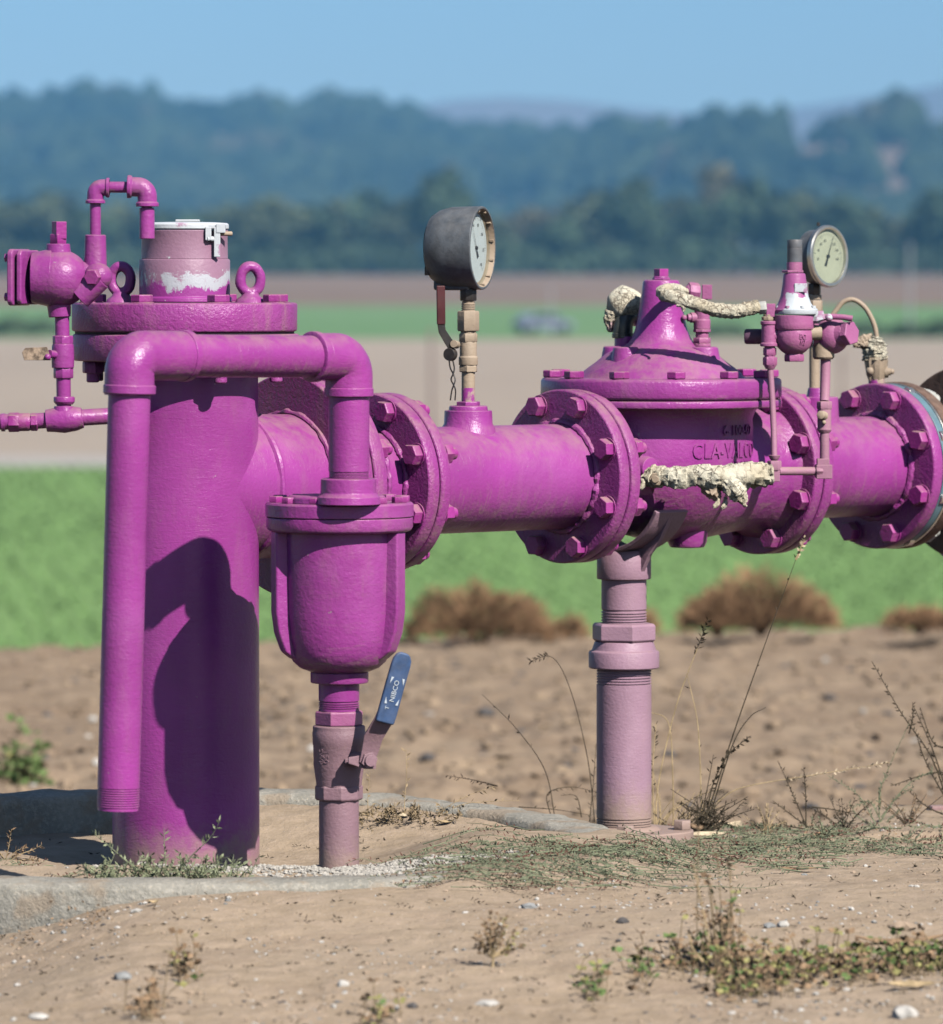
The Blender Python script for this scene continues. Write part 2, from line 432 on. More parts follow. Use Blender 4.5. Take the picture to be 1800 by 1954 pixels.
# ------------------------------------------------------------------ the ground
RING_C = Vector((-0.44, 8.93)); RING_RX, RING_RY, RING_T = 0.69, 0.69, 0.095
def N(x, y, s, z=0.0): return noise.noise(Vector((x * s, y * s, z)))
ZT = [(-20, -.05), (6.5, -.085), (7.4, -.062), (8.1, -.026), (8.6, -.040), (9.0, -.052), (9.6, -.076), (9.95, -.088), (10.3, -.16), (11.0, -.46), (13.0, -.47), (14.0, -.440), (25, -.672), (200, -.672 - 175 * .0395)]
def crest(x): return 24.2 + .55 * max(-9, min(9, x))
def field_z(y): return -5.59 + .00554 * y
def ring_r(x, y):
    dx, dy = (x - RING_C.x) / RING_RX, (y - RING_C.y) / RING_RY
    return sqrt(dx * dx + dy * dy)
def ground_z(x, y):
    z = interp(ZT, y - (.45 * sstep(.5, .75, x) if y < 10.7 else .45 * sstep(.5, .75, x) * sstep(12, 10.7, y)) if 9.6 < y < 12 else y); c = crest(x)
    if y > c: z = interp(ZT, c) - .15 * (y - c) - .0012 * (y - c) ** 2
    z = max(z, field_z(y)) if y > c else z
    if y < 12:
        z -= .060 * sstep(-.40, -.74, x) * sstep(9.6, 8.3, y) * (1 - .6 * sstep(7.9, 7.2, y))
        z += .010 * N(x, y, 2.3) + .0045 * N(x, y, 9, 3) + .0030 * N(x, y, 27, 5) + .0024 * N(x, y, 60, 9)
        r = ring_r(x, y)
        dx_, dy_ = (x - RING_C.x) / .69, (y - RING_C.y) / .69
        rim = .001 + .0125 * max(0, dy_) + .002 * min(0, dy_) - .013 * max(0, dx_) ** 1.5
        bury = sstep(-.32, -.12, x) * sstep(9.35, 9.05, y)
        z_out = lerp(z, rim - .010 + .0045 * N(x, y, 9, 3) + .002 * N(x, y, 27, 5), sstep(1.5, 1.0, r) * sstep(9.2, 8.9, y) * sstep(-.62, -.25, x) * sstep(9.5, 9.2, y))
        z_out = lerp(z_out, rim + .006 + .005 * N(x, y, 7, 3), sstep(1.14, .98, r) * bury * sstep(-.10, .02, x))
        zi = -.052 + .020 * sstep(-.35, .15, x) + .010 * N(x, y, 4, 8) + .004 * N(x, y, 22, 2) + .002 * N(x, y, 55)
        zi += .031 * sstep(8.87, 8.62, y) + .045 * sstep(9.12, 9.48, y) * sstep(-.52, -.34, x)
        zi = lerp(zi, rim + .003 + .006 * N(x, y, 8, 3), sstep(-.16, .04, x) * sstep(9.28, 9.02, y))
        z = lerp(zi, z_out, sstep(.90, .98, r))
    elif y < 60:
        k = sstep(12, 14, y)
        z += .010 * N(x, y, 2.3) + k * (.018 * N(x, y, 1.3, 4) + .030 * N(x, y, 5, 7) + .024 * N(x, y, 12, 1))
    return z

def axis_lines(segs):
    out = []
    for a, b, st in segs:
        n = max(1, int(round((b - a) / st)))
        out += [a + (b - a) * k / n for k in range(n)]
    out.append(segs[-1][1]); return out
def sheet(name, xs, ys, zf, mat, kind='structure', off=0.0):
    nx = len(xs)
    vs = [(x, y, zf(x, y) + off) for y in ys for x in xs]
    fs = [(j * nx + i, j * nx + i + 1, (j + 1) * nx + i + 1, (j + 1) * nx + i) for j in range(len(ys) - 1) for i in range(nx - 1)]
    mb = MB(); mb.v = vs; mb.f = fs
    o = mb.build(name, mat, angle=180); o['kind'] = kind; return o

def soil_mat():
    n = NT('dry_tan_soil')
    p = n.geo.outputs['Position']
    a = n.noise(1.6, 5, .6); b = n.noise(24, 6, .68); g = n.noise(110, 4, .7)
    c = n.mix(n.step(a, .3, .7), (.40, .300, .203), (.46, .355, .25))
    c = n.mix(n.step(b, .35, .75), c, (.52, .395, .285))
    c = n.mix(n.math('MULTIPLY', n.step(b, .42, .25), .35), c, (.24, .155, .10))
    sp = n.voro(150)
    c = n.mix(n.math('MULTIPLY', n.step(sp, .16, .10), .75), c, (.62, .56, .50))
    dk = n.voro(95)
    c = n.mix(n.math('MULTIPLY', n.step(dk, .10, .05), .8), c, (.10, .075, .06))
    py_ = n.sep(p)[1]
    far = n.step(py_, 11.5, 13.5)
    till = n.mix(n.step(n.noise(3.2, 6, .75), .38, .62), (.25, .175, .115), (.41, .30, .20))
    till = n.mix(n.step(n.noise(14, 5, .7), .52, .70), till, (.19, .135, .095))
    c = n.mix(n.math('MULTIPLY', far, .8), c, till)
    # damp and trodden patches nearer the camera
    c = n.mix(n.math('MULTIPLY', n.step(n.noise(5.5, 4, .6), .52, .68), .28), c, (.28, .20, .145))
    nr = n.bump(b, .006); nr = n.bump(g, .0022, prev=nr); nr = n.bump(n.noise(330, 2), .0006, prev=nr)
    return n.done(c, .92, nr, spec=.2)
M['soil'] = soil_mat()
def field_mat(name, c1, c2, c3, s, bumpd=.15, bs=1.2):
    n = NT(name)
    st = (1, .35, 1)
    c = n.mix(n.step(n.noise(s, 5, .6, stretch=st), .3, .7), c1, c2)
    c = n.mix(n.step(n.noise(s * 9, 4, .7), .45, .75), c, c3)
    return n.done(c, .9, n.bump(n.noise(bs, 5, .7), bumpd), spec=.15)
M['crop_soil'] = field_mat('green_crop_ground', (.20, .33, .11), (.22, .355, .12), (.235, .37, .13), .05, .04, 3)
M['far_crop'] = field_mat('far_green_crop', (.16, .29, .12), (.19, .32, .14), (.22, .31, .16), .02)
M['bare'] = field_mat('bare_grey_brown_field', (.42, .34, .27), (.46, .375, .295), (.48, .40, .32), .03)
M['far_bare'] = field_mat('far_brown_field', (.24, .165, .12), (.29, .20, .15), (.33, .24, .19), .012)
M['track'] = field_mat('pale_dirt_track', (.46, .42, .38), (.50, .46, .42), (.54, .50, .45), .1)
M['hill'] = field_mat('dry_grass_hillside', (.19, .135, .105), (.25, .175, .135), (.14, .11, .08), .006, 1.0, .1)

far_x = [(-3000, -400, 200), (-400, -60, 34), (-60, -10, 5), (-10, -2.6, .74)]
mid_x = [(-2.6, -1.05, .07), (-1.05, 1.05, .012), (1.05, 2.6, .07)]
xs_near = axis_lines(far_x + mid_x + [(2.6, 10, .74), (10, 60, 5), (60, 400, 34), (400, 3000, 200)])
ys_near = axis_lines([(-60, 0, 6), (0, 6.6, .4), (6.6, 10.6, .0125), (10.6, 16, .05), (16, 27, .09), (27, 60, 1.5), (60, 84, 4)])
sheet('soil', xs_near, ys_near, ground_z, M['soil'])
xs_far = axis_lines([(-3000, -400, 130), (-400, -60, 17), (-60, 60, 4), (60, 400, 17), (400, 3000, 130)])
def fz(x, y): return field_z(y)
sheet('crop_field', xs_far, axis_lines([(84, 166, 4)]), fz, M['crop_soil'])
sheet('dirt_track', xs_far, [166, 169, 174.5], lambda x, y: field_z(y) + .0, M['track'])
sheet('bare_field', xs_far, axis_lines([(174.5, 374, 10)]), fz, M['bare'])
sheet('far_crop_field', xs_far, axis_lines([(374, 557, 15)]), fz, M['far_crop'])
def fz2(x, y): return field_z(y) if y < 1010 else lerp(field_z(1010), -1.5, sstep(1010, 1900, y))
sheet('far_bare_field', xs_far, axis_lines([(557, 1900, 40)]), fz2, M['far_bare'])

# ------------------------------------------------------------------ hills, far mountain
PROF = [(-900, 215), (-300, 205), (0, 190), (40, 200), (100, 180), (150, 165), (200, 175), (260, 190), (340, 200), (420, 205), (460, 190), (520, 190),
        (570, 210), (620, 190), (680, 188), (740, 200), (800, 212), (840, 225), (900, 240), (960, 246), (1020, 252), (1100, 248), (1200, 243),
        (1260, 246), (1300, 245), (1400, 237), (1500, 240), (1600, 227), (1680, 228), (1720, 202), (1750, 238), (1800, 258), (2000, 250), (2700, 225)]
def ridge_d(px): return 3150 - 850 * sstep(850, 1450, px)
def hill_z(x, y):
    px = clamp(900 + x * LENS_PX / max(y, 1), -2500, 4300)
    D = ridge_d(px); top = CAM_H + (EYE_Y - interp(PROF, px) - 46) * D / LENS_PX
    if px < -900 or px > 2700: top = lerp(top, 75 + 25 * N(x, 0, .002), .6)
    t = (y - 1880) / (D - 1880)
    s = sstep(0, 1, t) if t < 1 else 1 - .5 * sstep(1, 2.2, t)
    return -1.5 + (top + 1.5) * s + 5 * N(x, y, .006) * s * (1 - .7 * sstep(.8, 1, t))
hx = axis_lines([(-3000, -600, 120), (-600, 600, 14), (600, 3000, 120)])
sheet('hills', hx, axis_lines([(1890, 3400, 34), (3400, 5000, 200)]), hill_z, M['hill'])
MT = [(-3000, 250), (300, 235), (700, 222), (780, 205), (840, 186), (950, 178), (1050, 180), (1150, 192), (1250, 205), (1350, 212), (1450, 205), (1550, 194), (1640, 182), (1720, 168), (1800, 153), (1950, 130), (2300, 120), (5000, 190)]
def mount_z(x, y):
    px = 900 + x * LENS_PX / 5600.0; top = (EYE_Y - interp(MT, px)) * 5600 / LENS_PX
    s = sstep(4600, 5600, y) if y < 5600 else 1 - .3 * sstep(5600, 6800, y)
    return -3 + top * s
sheet('mountain', axis_lines([(-3100, 3100, 60)]), axis_lines([(4600, 6800, 110)]), mount_z, M['hill'])

def leaf_mat(name, c, var=.35, scale=3):
    n = NT(name)
    f = n.noise(scale, 4, .6)
    col = n.mix(n.step(f, .3, .7), tuple(q * (1 - var) for q in c), tuple(q * (1 + var) for q in c))
    n.b.inputs['Subsurface Weight'].default_value = 0
    return n.done(col, .75, spec=.2)
def wood_mat():
    n = NT('mixed_woodland')
    c = n.mix(n.step(n.noise(.020, 5, .7), .35, .65), (.008, .016, .010), (.045, .062, .030))
    c = n.mix(n.step(n.noise(.011, 4, .6), .56, .68), c, (.075, .068, .042))
    return n.done(c, .9, spec=.1)
M['wood'] = wood_mat()
M['oak'] = leaf_mat('dusty_olive_foliage', (.095, .115, .060), .5, .15)
M['oak2'] = leaf_mat('dark_green_foliage', (.055, .085, .045), .5, .15)
M['oak3'] = leaf_mat('brownish_foliage', (.12, .11, .065), .5, .15)
M['bark'] = simple('grey_bark', (.09, .07, .055), .9)

ICO_V = []; ICO_F = []
def ico():
    import bmesh
    bm = bmesh.new(); bmesh.ops.create_icosphere(bm, subdivisions=2, radius=1)
    bm.verts.ensure_lookup_table()
    v = [tuple(a.co) for a in bm.verts]; f = [tuple(a.index for a in q.verts) for q in bm.faces]; bm.free(); return v, f
ICO_V, ICO_F = ico()
rng = random.Random(11)
mb = MB(); BARE = [(1625, 300, 165, 27), (1640, 370, 135, 23), (1745, 335, 60, 10), (1040, 402, 95, 24), (1480, 420, 120, 22), (415, 288, 38, 9), (60, 330, 70, 14), (470, 380, 22, 9), (930, 420, 60, 20), (1290, 430, 60, 20), (1120, 268, 34, 7)]
cnt = 0
while cnt < 7600:
    px = rng.uniform(-260, 2060) if cnt < 3300 else rng.choice((rng.uniform(-1500, -260), rng.uniform(2060, 3300))); y = rng.uniform(1950, 3300); x = (px - 900) * y / LENS_PX
    D = ridge_d(px)
    if y > D + 60: continue
    z = hill_z(x, y); py = EYE_Y - (z - CAM_H) * LENS_PX / y
    if any(((px - a) / c) ** 2 + ((py - b) / d) ** 2 < 1 for a, b, c, d in BARE) and rng.random() < .96: continue
    if rng.random() < .25 and py > 380: continue
    cnt += 1
    q0 = rng.random(); h = 5 + 11 * q0 * rng.random() + 3; w = rng.uniform(4, 6) + 4 * q0
    if abs(y - D) < 50 and rng.random() < .15: h *= 1.5
    sd = rng.random() * 90
    vs = []
    for a in ICO_V[:]:
        q = 1 + .38 * noise.noise(Vector(a) * 2.2 + Vector((sd, 0, 0)))
        vs.append((x + a[0] * w * q, y + a[1] * w * q, z + h * .35 + a[2] * h * .62 * q))
    mb.add(vs, ICO_F)
tag(mb.build('hillside_woods', M['wood'], smooth=False), 'blue-hazed woodland covering the far hills', None, kind='stuff')

# pale farm buildings low on the hill
def shed(px, py, y, w, label, roofc):
    x = (px - 900) * y / LENS_PX; z = hill_z(x, y)
    t = thing('farm_building', label, 'building', T((x, y, z)))
    MB().box((0, 0, 2), (w, 6, 5)).build('wall', M['shed_wall'], t)
    MB().extrude([(-3.6, 4.4), (3.6, 4.4), (0, 6.4)], w + .8, frame((-(w + .8) / 2, 0, 0), (1, 0, 0), xhint=(0, 1, 0))).build('roof', M[roofc], t)
M['shed_wall'] = simple('pale_wall', (.62, .52, .44), .8, .05)
M['shed_roof'] = simple('pale_pink_roof', (.60, .40, .32), .8, .05)
M['shed_roof2'] = simple('pale_grey_roof', (.5, .52, .52), .8, .05)
shed(415, 285, 2780, 11, 'pale building with a pinkish roof on the left wooded hill', 'shed_roof')
shed(1115, 268, 2900, 8, 'small pale grey building on the wooded ridge above the valve cone', 'shed_roof2')

# ------------------------------------------------------------------ trees of the far tree line
def crown_mesh(seed, mat, n=900, fs=.75):
    """foliage of a tree 1 high and about 1 wide, leaf clumps on several lobes"""
    r = random.Random(seed); mb = MB()
    lobes = []
    for k in range(9):
        a = r.uniform(0, 2 * pi); q = r.uniform(.05, .27)
        lobes.append((q * cos(a), q * sin(a), r.uniform(.30, .78), r.uniform(.15, .25)))
    lobes.append((0, 0, .8, .17))
    for k in range(n):
        lx, ly, lz, lr = r.choice(lobes)
        d = Vector((r.gauss(0, 1), r.gauss(0, 1), r.gauss(0, 1))).normalized() * lr * r.uniform(.55, 1.08)
        c = Vector((lx, ly, lz)) + d
        if c.z < .08: continue
        s = fs * r.uniform(.03, .075)
        u = (d.normalized() + Vector((r.gauss(0, .5), r.gauss(0, .5), r.gauss(0, .5)))).normalized()
        fr = frame(c, u, r.uniform(0, 6))
        mb.add([(-s, -s * .7, 0), (s, -s * .8, .3 * s), (s * .8, s, 0), (-s * .7, s * .8, -.3 * s)], [(0, 1, 2, 3)], fr)
    return mb.mesh('crown', mat, False)
def trunk_mesh(seed):
    r = random.Random(seed); mb = MB()
    mb.tube([(0, 0, -.02), (.01, 0, .2), (.0, .02, .45), (.02, 0, .7)], [.035, .028, .02, .008], 8)
    for k in range(5):
        a = r.uniform(0, 6.28); h = r.uniform(.2, .45)
        mb.tube([(0, 0, h), (.12 * cos(a), .12 * sin(a), h + .12), (.24 * cos(a), .24 * sin(a), h + .28)], [.016, .011, .004], 6)
    return mb.mesh('trunk', M['bark'])
CROWNS = [crown_mesh(1, M['oak']), crown_mesh(2, M['oak2']), crown_mesh(3, M['oak3']), crown_mesh(4, M['oak']), crown_mesh(5, M['oak2'])]
TRUNKS = [trunk_mesh(3), trunk_mesh(8)]
TREES = [(-40, 385, 150, 0, 'olive tree at the left end of the far tree line'), (30, 392, 140, 1, 'dark tree in the far tree line above the round bodied valve'),
 (92, 375, 130, 3, 'tall olive tree behind the plug of the round bodied valve'), (158, 405, 120, 1, 'dark tree behind the thin looped pipe, left side'),
 (225, 398, 110, 0, 'olive tree seen through the looped pipe'), (300, 408, 120, 4, 'low dark tree above the grey canister lid'),
 (368, 415, 130, 1, 'dark tree just right of the canister lid'), (440, 402, 120, 0, 'olive tree above the right lifting eye'),
 (515, 383, 135, 3, 'rounded olive tree between canister and black gauge'), (590, 402, 120, 4, 'dark tree right of the rounded olive tree'),
 (648, 392, 110, 0, 'olive tree above the right elbow of the big vent pipe'), (710, 372, 130, 1, 'dark tree left of the tallest dark tree'),
 (775, 388, 110, 3, 'olive tree close left of the black gauge'), (850, 332, 150, 1, 'tallest dark tree directly behind the black gauge'),
 (945, 430, 110, 0, 'low olive tree right of the black gauge'), (1010, 405, 120, 2, 'brownish tree between black gauge and valve cone'),
 (1075, 425, 110, 1, 'low dark tree left of the valve cone'), (1150, 372, 140, 3, 'broad olive tree rising above the cream wrapped fitting'),
 (1215, 350, 130, 1, 'dark tree behind the cone of the control valve'), (1290, 385, 130, 0, 'olive tree right of the valve cone'),
 (1378, 322, 100, 2, 'tall narrow brownish tree left of the silver gauge'), (1340, 400, 110, 4, 'dark tree at the foot of the tall narrow tree'),
 (1445, 352, 140, 1, 'broad dark tree left of the grey capped pilot'), (1530, 372, 130, 3, 'olive tree behind the silver gauge'),
 (1600, 385, 110, 4, 'dark tree peeping right of the silver gauge'), (1665, 405, 120, 0, 'olive tree above the curved tan hose'),
 (1725, 425, 110, 2, 'low brownish tree behind the pale pole'), (1785, 372, 140, 1, 'dark tree at the right end of the far tree line'),
 (1850, 350, 150, 3, 'olive tree cut by the right edge of the photo')]
rt = random.Random(5)
for i, (px, py, w, v, lab) in enumerate(TREES):
    y = rt.uniform(1015, 1090); b = W(px, 525, y); b.z = field_z(1010)
    h = (525 - py) * y / LENS_PX + 1.0; ww = w * 1.55 * y / LENS_PX
    t = thing('tree', lab, 'tree', T(b), 'trees of the far tree line')
    S = Matrix.Rotation(rt.uniform(0, 6), 4, 'Z') @ Matrix.Diagonal((ww, ww, h * 1.02, 1))
    inst(CROWNS[v], 'crown', t, S); inst(TRUNKS[i % 2], 'trunk', t, S)
# low scrub closing the foot of the tree line
mb = MB(); r = random.Random(9)
for k in range(5200):
    px = r.uniform(-160, 1960); y = r.uniform(1005, 1035); x = (px - 900) * y / LENS_PX
    hh = 4.5 + 3 * noise.noise(Vector((x * .09, 0, 0)))
    z = field_z(1005) + hh * r.random() ** .8
    s = r.uniform(.25, .7); fr = frame((x, y, z), (r.gauss(0, 1), r.gauss(-.8, 1), r.gauss(.4, 1)), r.uniform(0, 6))
    mb.add([(-s, -s, 0), (s, -s, 0), (s, s, 0), (-s, s, 0)], [(0, 1, 2, 3)], fr)
tag(mb.build('scrub', M['oak2'], smooth=False), 'low dark scrub along the foot of the far tree line', None, kind='stuff')
# the same tree line where it runs on beyond the picture
mb = MB(); r = random.Random(19)
for k in range(12000):
    px = r.choice((r.uniform(-1500, -110), r.uniform(1925, 3300))); y = r.uniform(1012, 1075); x = (px - 900) * y / LENS_PX
    hh = 11 + 7 * noise.noise(Vector((x * .07, 0, 0))); z = field_z(1010) + hh * r.random() ** .7
    s = r.uniform(.4, 1.1); fr = frame((x, y, z), (r.gauss(0, 1), r.gauss(-.8, 1), r.gauss(.4, 1)), r.uniform(0, 6))
    mb.add([(-s, -s, 0), (s, -s, 0), (s, s, 0), (-s, s, 0)], [(0, 1, 2, 3)], fr)
tag(mb.build('distant_trees', M['oak'], smooth=False), 'far tree line running on beyond both edges of the picture', None, kind='stuff')
# shrubs at the edge of the far green field
def shrub(px, py, y, w, h, lab, mat='oak2', n=260):
    b = W(px, py, y); b.z = field_z(y); r = random.Random(int(px))
    t = thing('shrub', lab, 'shrub', T(b)); mb = MB()
    for k in range(n):
        d = Vector((r.gauss(0, 1), r.gauss(0, 1), abs(r.gauss(0, 1)))).normalized(); q = r.uniform(.6, 1)
        c = (d.x * w / 2 * q, d.y * w / 2 * q, d.z * h * q); s = .09 * w
        mb.add([(-s, -s, 0), (s, -s, 0), (s, s, 0), (-s, s, 0)], [(0, 1, 2, 3)], frame(c, d + Vector((0, 0, .3)), r.uniform(0, 6)))
    mb.build('foliage', M[mat], t, smooth=False)
    mb = MB()
    for k in range(4):
        a = k * 1.6; mb.tube([(0, 0, -.05), (.15 * w * cos(a), .15 * w * sin(a), h * .5)], [.05, .02], 5)
    mb.build('stem', M['bark'], t)
for a in [(25, 640, 388, 3.2, 1.3, 'dark shrub beyond the rusty lever at the left edge'), (85, 640, 392, 2.6, 1.1, 'dark shrub behind the thin upright pipe on the left'),
          (1290, 645, 380, 3.0, .8, 'low dark shrub on the field edge behind the valve cone'), (1385, 644, 382, 3.4, .9, 'low dark shrub on the field edge behind the cream hose'),
          (1650, 645, 380, 3.2, 1.1, 'dark shrub on the field edge behind the tan hose'), (1735, 645, 381, 3.4, 1.0, 'dark shrub at the foot of the pale pole'),
          (1800, 645, 380, 3.0, 1.2, 'dark shrub at the right edge beyond the field')]:
    shrub(*a)

# poles and a far parked car
M['pole_brown'] = simple('weathered_brown_post', (.30, .22, .19), .8)
M['pole_pale'] = simple('pale_pipe', (.40, .41, .42), .6)
def pole(px, py0, py1, y, r, mat, lab, cap=True):
    b = W(px, py0, y); b.z = field_z(y) - .02; h = (py0 - py1) * y / LENS_PX
    t = thing('field_pole', lab, 'pole', T(b))
    MB().lathe([(0, r * 1.1), (h, r * .9)], None, 12).build('shaft', M[mat], t)
    MB().lathe([(h, r * 1.3), (h + r * 2, r * 1.2), (h + r * 3, r * .4)], None, 12).build('cap', M[mat], t)
pole(824, 832, 640, 193, .07, 'pole_brown', 'thin brown post in the bare field left of the black gauge stem')
pole(1607, 800, 668, 205, .06, 'pole_brown', 'thin brown post in the bare field between the pink tube and the tan hose')
pole(1052, 640, 552, 384, .06, 'pole_pale', 'pale upright pipe beside the far parked car')
pole(1737, 644, 470, 380, .075, 'pole_pale', 'tall pale pole in the far field at the right')
M['car_paint'] = simple('pale_blue_car_paint', (.26, .30, .38), .3, .05)
M['car_glass'] = simple('dark_car_glass', (.03, .04, .05), .1, .05)
M['tyre'] = simple('black_tyre', (.02, .02, .02), .8, .05)
b = W(1037, 641, 395); b.z = field_z(395)
car = thing('parked_car', 'small pale blue car parked far off beside the green field', 'car', T(b) @ Matrix.Rotation(.5, 4, 'Z'))
MB().extrude([(-1.9, .35), (1.9, .35), (1.95, .75), (1.2, .88), (.6, 1.35), (-1.1, 1.38), (-1.8, .9), (-1.95, .7)], 1.6, frame((0, .8, 0), (0, -1, 0), xhint=(1, 0, 0)) @ Matrix.Scale(1, 4)).build('body', M['car_paint'], car, bevel=.04)
MB().extrude([(-1.6, .92), (1.05, .92), (.55, 1.28), (-1.0, 1.3)], 1.63, frame((0, .815, 0), (0, -1, 0), xhint=(1, 0, 0))).build('window', M['car_glass'], car)
for sx in (-1.2, 1.2):
    for sy in (-.75, .75):
        MB().lathe([(-.1, .32), (.1, .32)], frame((sx, sy, .33), (0, 1, 0)), 16).build('wheel', M['tyre'], car)

# the near crop: low leafy rows
mb = MB(); r = random.Random(3)
M['crop'] = leaf_mat('bright_crop_leaf', (.23, .40, .13), .15, .4)
y = 86.0
while y < 165.5:
    w = 0.105 * y
    x = -w
    while x < w:
        xx = x + r.uniform(-.1, .1); s = r.uniform(.07, .13)
        for q in range(3):
            a = r.uniform(0, 6.28)
            mb.add([(0, 0, .02), (s * cos(a), s * sin(a), s * .9), (s * cos(a + .9), s * sin(a + .9), s * .8), (s * .3 * cos(a + .5), s * .3 * sin(a + .5), s * .2)], [(0, 1, 2, 3)], T((xx, y + r.uniform(-.1, .1), field_z(y))))
        x += .40
    y += .5
tag(mb.build('crop_plants', M['crop'], smooth=False), 'bright green low crop rows filling the near field', None, kind='stuff')

# ------------------------------------------------------------------ air
mb = MB(); mb.box((0, 3350, 161.7), (6600, 7500, 336.6))
haze = mb.build('haze', None, smooth=False); haze['kind'] = 'stuff'; haze['label'] = 'pale blue air haze over the valley'
hm = bpy.data.materials.new('haze_air'); hm.use_nodes = True; ht = hm.node_tree; ht.nodes.clear()
ho = ht.nodes.new('ShaderNodeOutputMaterial'); hv = ht.nodes.new('ShaderNodeVolumePrincipled')
hv.inputs['Color'].default_value = (.22, .58, 1.0, 1); hv.inputs['Density'].default_value = 1.55e-4; hv.inputs['Anisotropy'].default_value = -0.3
ht.links.new(hv.outputs[0], ho.inputs['Volume']); haze.data.materials.append(hm)
# ------------------------------------------------------------------ pipeline geometry
AX_A = radians(43.0)                                   # heading of the horizontal main
AX = Vector((cos(AX_A), sin(AX_A), 0)); AX_O = Vector((0.1412, 9.5, CAM_H - 394 / LENS_PX * 9.5))
ZA = AX_O.z
def LF(t, z=0.0):
    """frame on the main's centre line: X along the pipe, Y across it away from the camera, Z up"""
    return T(AX_O + AX * t + Vector((0, 0, z))) @ Matrix.Rotation(AX_A, 4, 'Z')
XF = frame((0, 0, 0), (1, 0, 0), xhint=(0, 0, 1))      # lathe axis laid along local X
def xlathe(mb, prof, seg=64, y=0, z=0, **k): return mb.lathe(prof, T((0, y, z)) @ XF, seg, **k)

# shared bolt meshes (stand on z = 0, pointing up)
HEAD = MB().lathe([(0, .0185), (.002, .0185)], None, 20).hexa(.0015, .018, .0172).mesh('bolt_head', M['bolt'])
NUT = MB().lathe([(0, .0185), (.002, .0185)], None, 20).hexa(.0015, .020, .0168).lathe([(.019, .0095), (.031, .0095), (.033, .008)], None, 16).mesh('nut', M['bolt'])
SMALL = MB().hexa(0, .0115, .0135).mesh('small_bolt', M['bolt'])
MED = MB().lathe([(0, .0165), (.0015, .0165)], None, 20).hexa(.001, .0115, .0155).mesh('cover_bolt', M['bolt'])
rb = random.Random(21)
def bolts_x(parent, x, R, n=8, sign=-1, mesh=None, ph=22.5, name='bolt', sc=1.0, M_=None):
    for k in range(n):
        a = radians(ph + 360 * k / n)
        fr = frame((x, R * sin(a), R * cos(a)), (sign, 0, 0), rb.uniform(0, 1.05)) @ Matrix.Scale(sc, 4)
        inst(mesh or HEAD, name, parent, fr, bevel=.0009)
def bolts_z(parent, z, R, n, ph, mesh, name='bolt', c=(0, 0), up=1, sc=1.0):
    for k in range(n):
        a = radians(ph + 360 * k / n)
        inst(mesh, name, parent, frame((c[0] + R * sin(a), c[1] - R * cos(a), z), (0, 0, up), rb.uniform(0, 1.05)) @ Matrix.Scale(sc, 4), bevel=.0008)
def weld(mb, x, R, r=.006, seed=0, M_=None):
    r *= .85
    rr = random.Random(seed); ph = rr.random() * 9
    def wob(a, b): return .6 * noise.noise(Vector((cos(a) * 6, sin(a) * 6, ph))) + .35 * noise.noise(Vector((cos(a) * 14, sin(a) * 14, ph + b * .5)))
    return mb.torus(R, r, (M_ or T((x, 0, 0)) @ XF), 150, 8, wob=wob)
def flange_prof(x0, x1, R, c=.0025): return [(x0, R - c), (x0 + c * .6, R - c * .3), (x0 + c * 1.2, R), (x1 - c * 1.2, R), (x1 - c * .6, R - c * .3), (x1, R - c)]
def lump(s, amp): return lambda a, z: amp * noise.noise(Vector((cos(a) * s, sin(a) * s, z * s * 8)))

# ---- standpipe ------------------------------------------------------------
SP = Vector((-0.4324, 8.965, 0))
Fs = T(SP + Vector((0, 0, -.06)))
stand = thing('standpipe', 'thick vertical purple standpipe rising from the concrete ring, wide flange on top', 'pipe', Fs)
iF = Fs.inverted()
z_of = lambda y, d: CAM_H - (y - EYE_Y) * d / LENS_PX
zs = lambda y: z_of(y, 8.965) + .06
MB().lathe([(-.12, .1115), (.3, .1110), (zs(684), .1093)], None, 96, wob=lump(3, .004)).build('column', M['pipe'], stand)
MB().lathe(flange_prof(zs(688), zs(636.5), .1712), None, 96, wob=lump(4, .004)).build('flange', M['flange'], stand, bevel=.002)
# side branch towards the valves
R_ax = Matrix.Rotation(AX_A, 4, 'Z')
Br = iF @ LF(-.785)
mb = MB(); xlathe(mb, [(0.0, .1095), (.06, .1108), (.105, .1130), (.15, .1105), (.205, .1095)], 96, wob=lump(4, .006)); br = mb.build('branch_pipe', M['pipe_h'], stand, Br)
MB().torus(.1105, .0065, T((.098, 0, 0)) @ XF, 80, 10, sx=1.0, wob=lambda a, b: .3 * noise.noise(Vector((cos(a) * 4, sin(a) * 4, 1)))).build('weld_bead', M['cast'], br)
fl = MB(); xlathe(fl, flange_prof(.203, .230, .1715), 96); weld(fl, .203, .112, .006, 2)
fo = fl.build('branch_flange', M['flange'], stand, Br, bevel=.002)
bolts_x(stand, .203, .1492, 8, -1, sc=1.05, ph=22.5)
for o in list(stand.children):
    if o.name.startswith('bolt'): o.matrix_local = Br @ o.matrix_local
bolts_z(stand, zs(688), .149, 8, -22.5 + .5, MB().hexa(0, .018, .0168).lathe([(.017, .0098), (.030, .0098), (.032, .008)], None, 16).mesh('flange_nut', M['flange']), 'nut', up=-1)

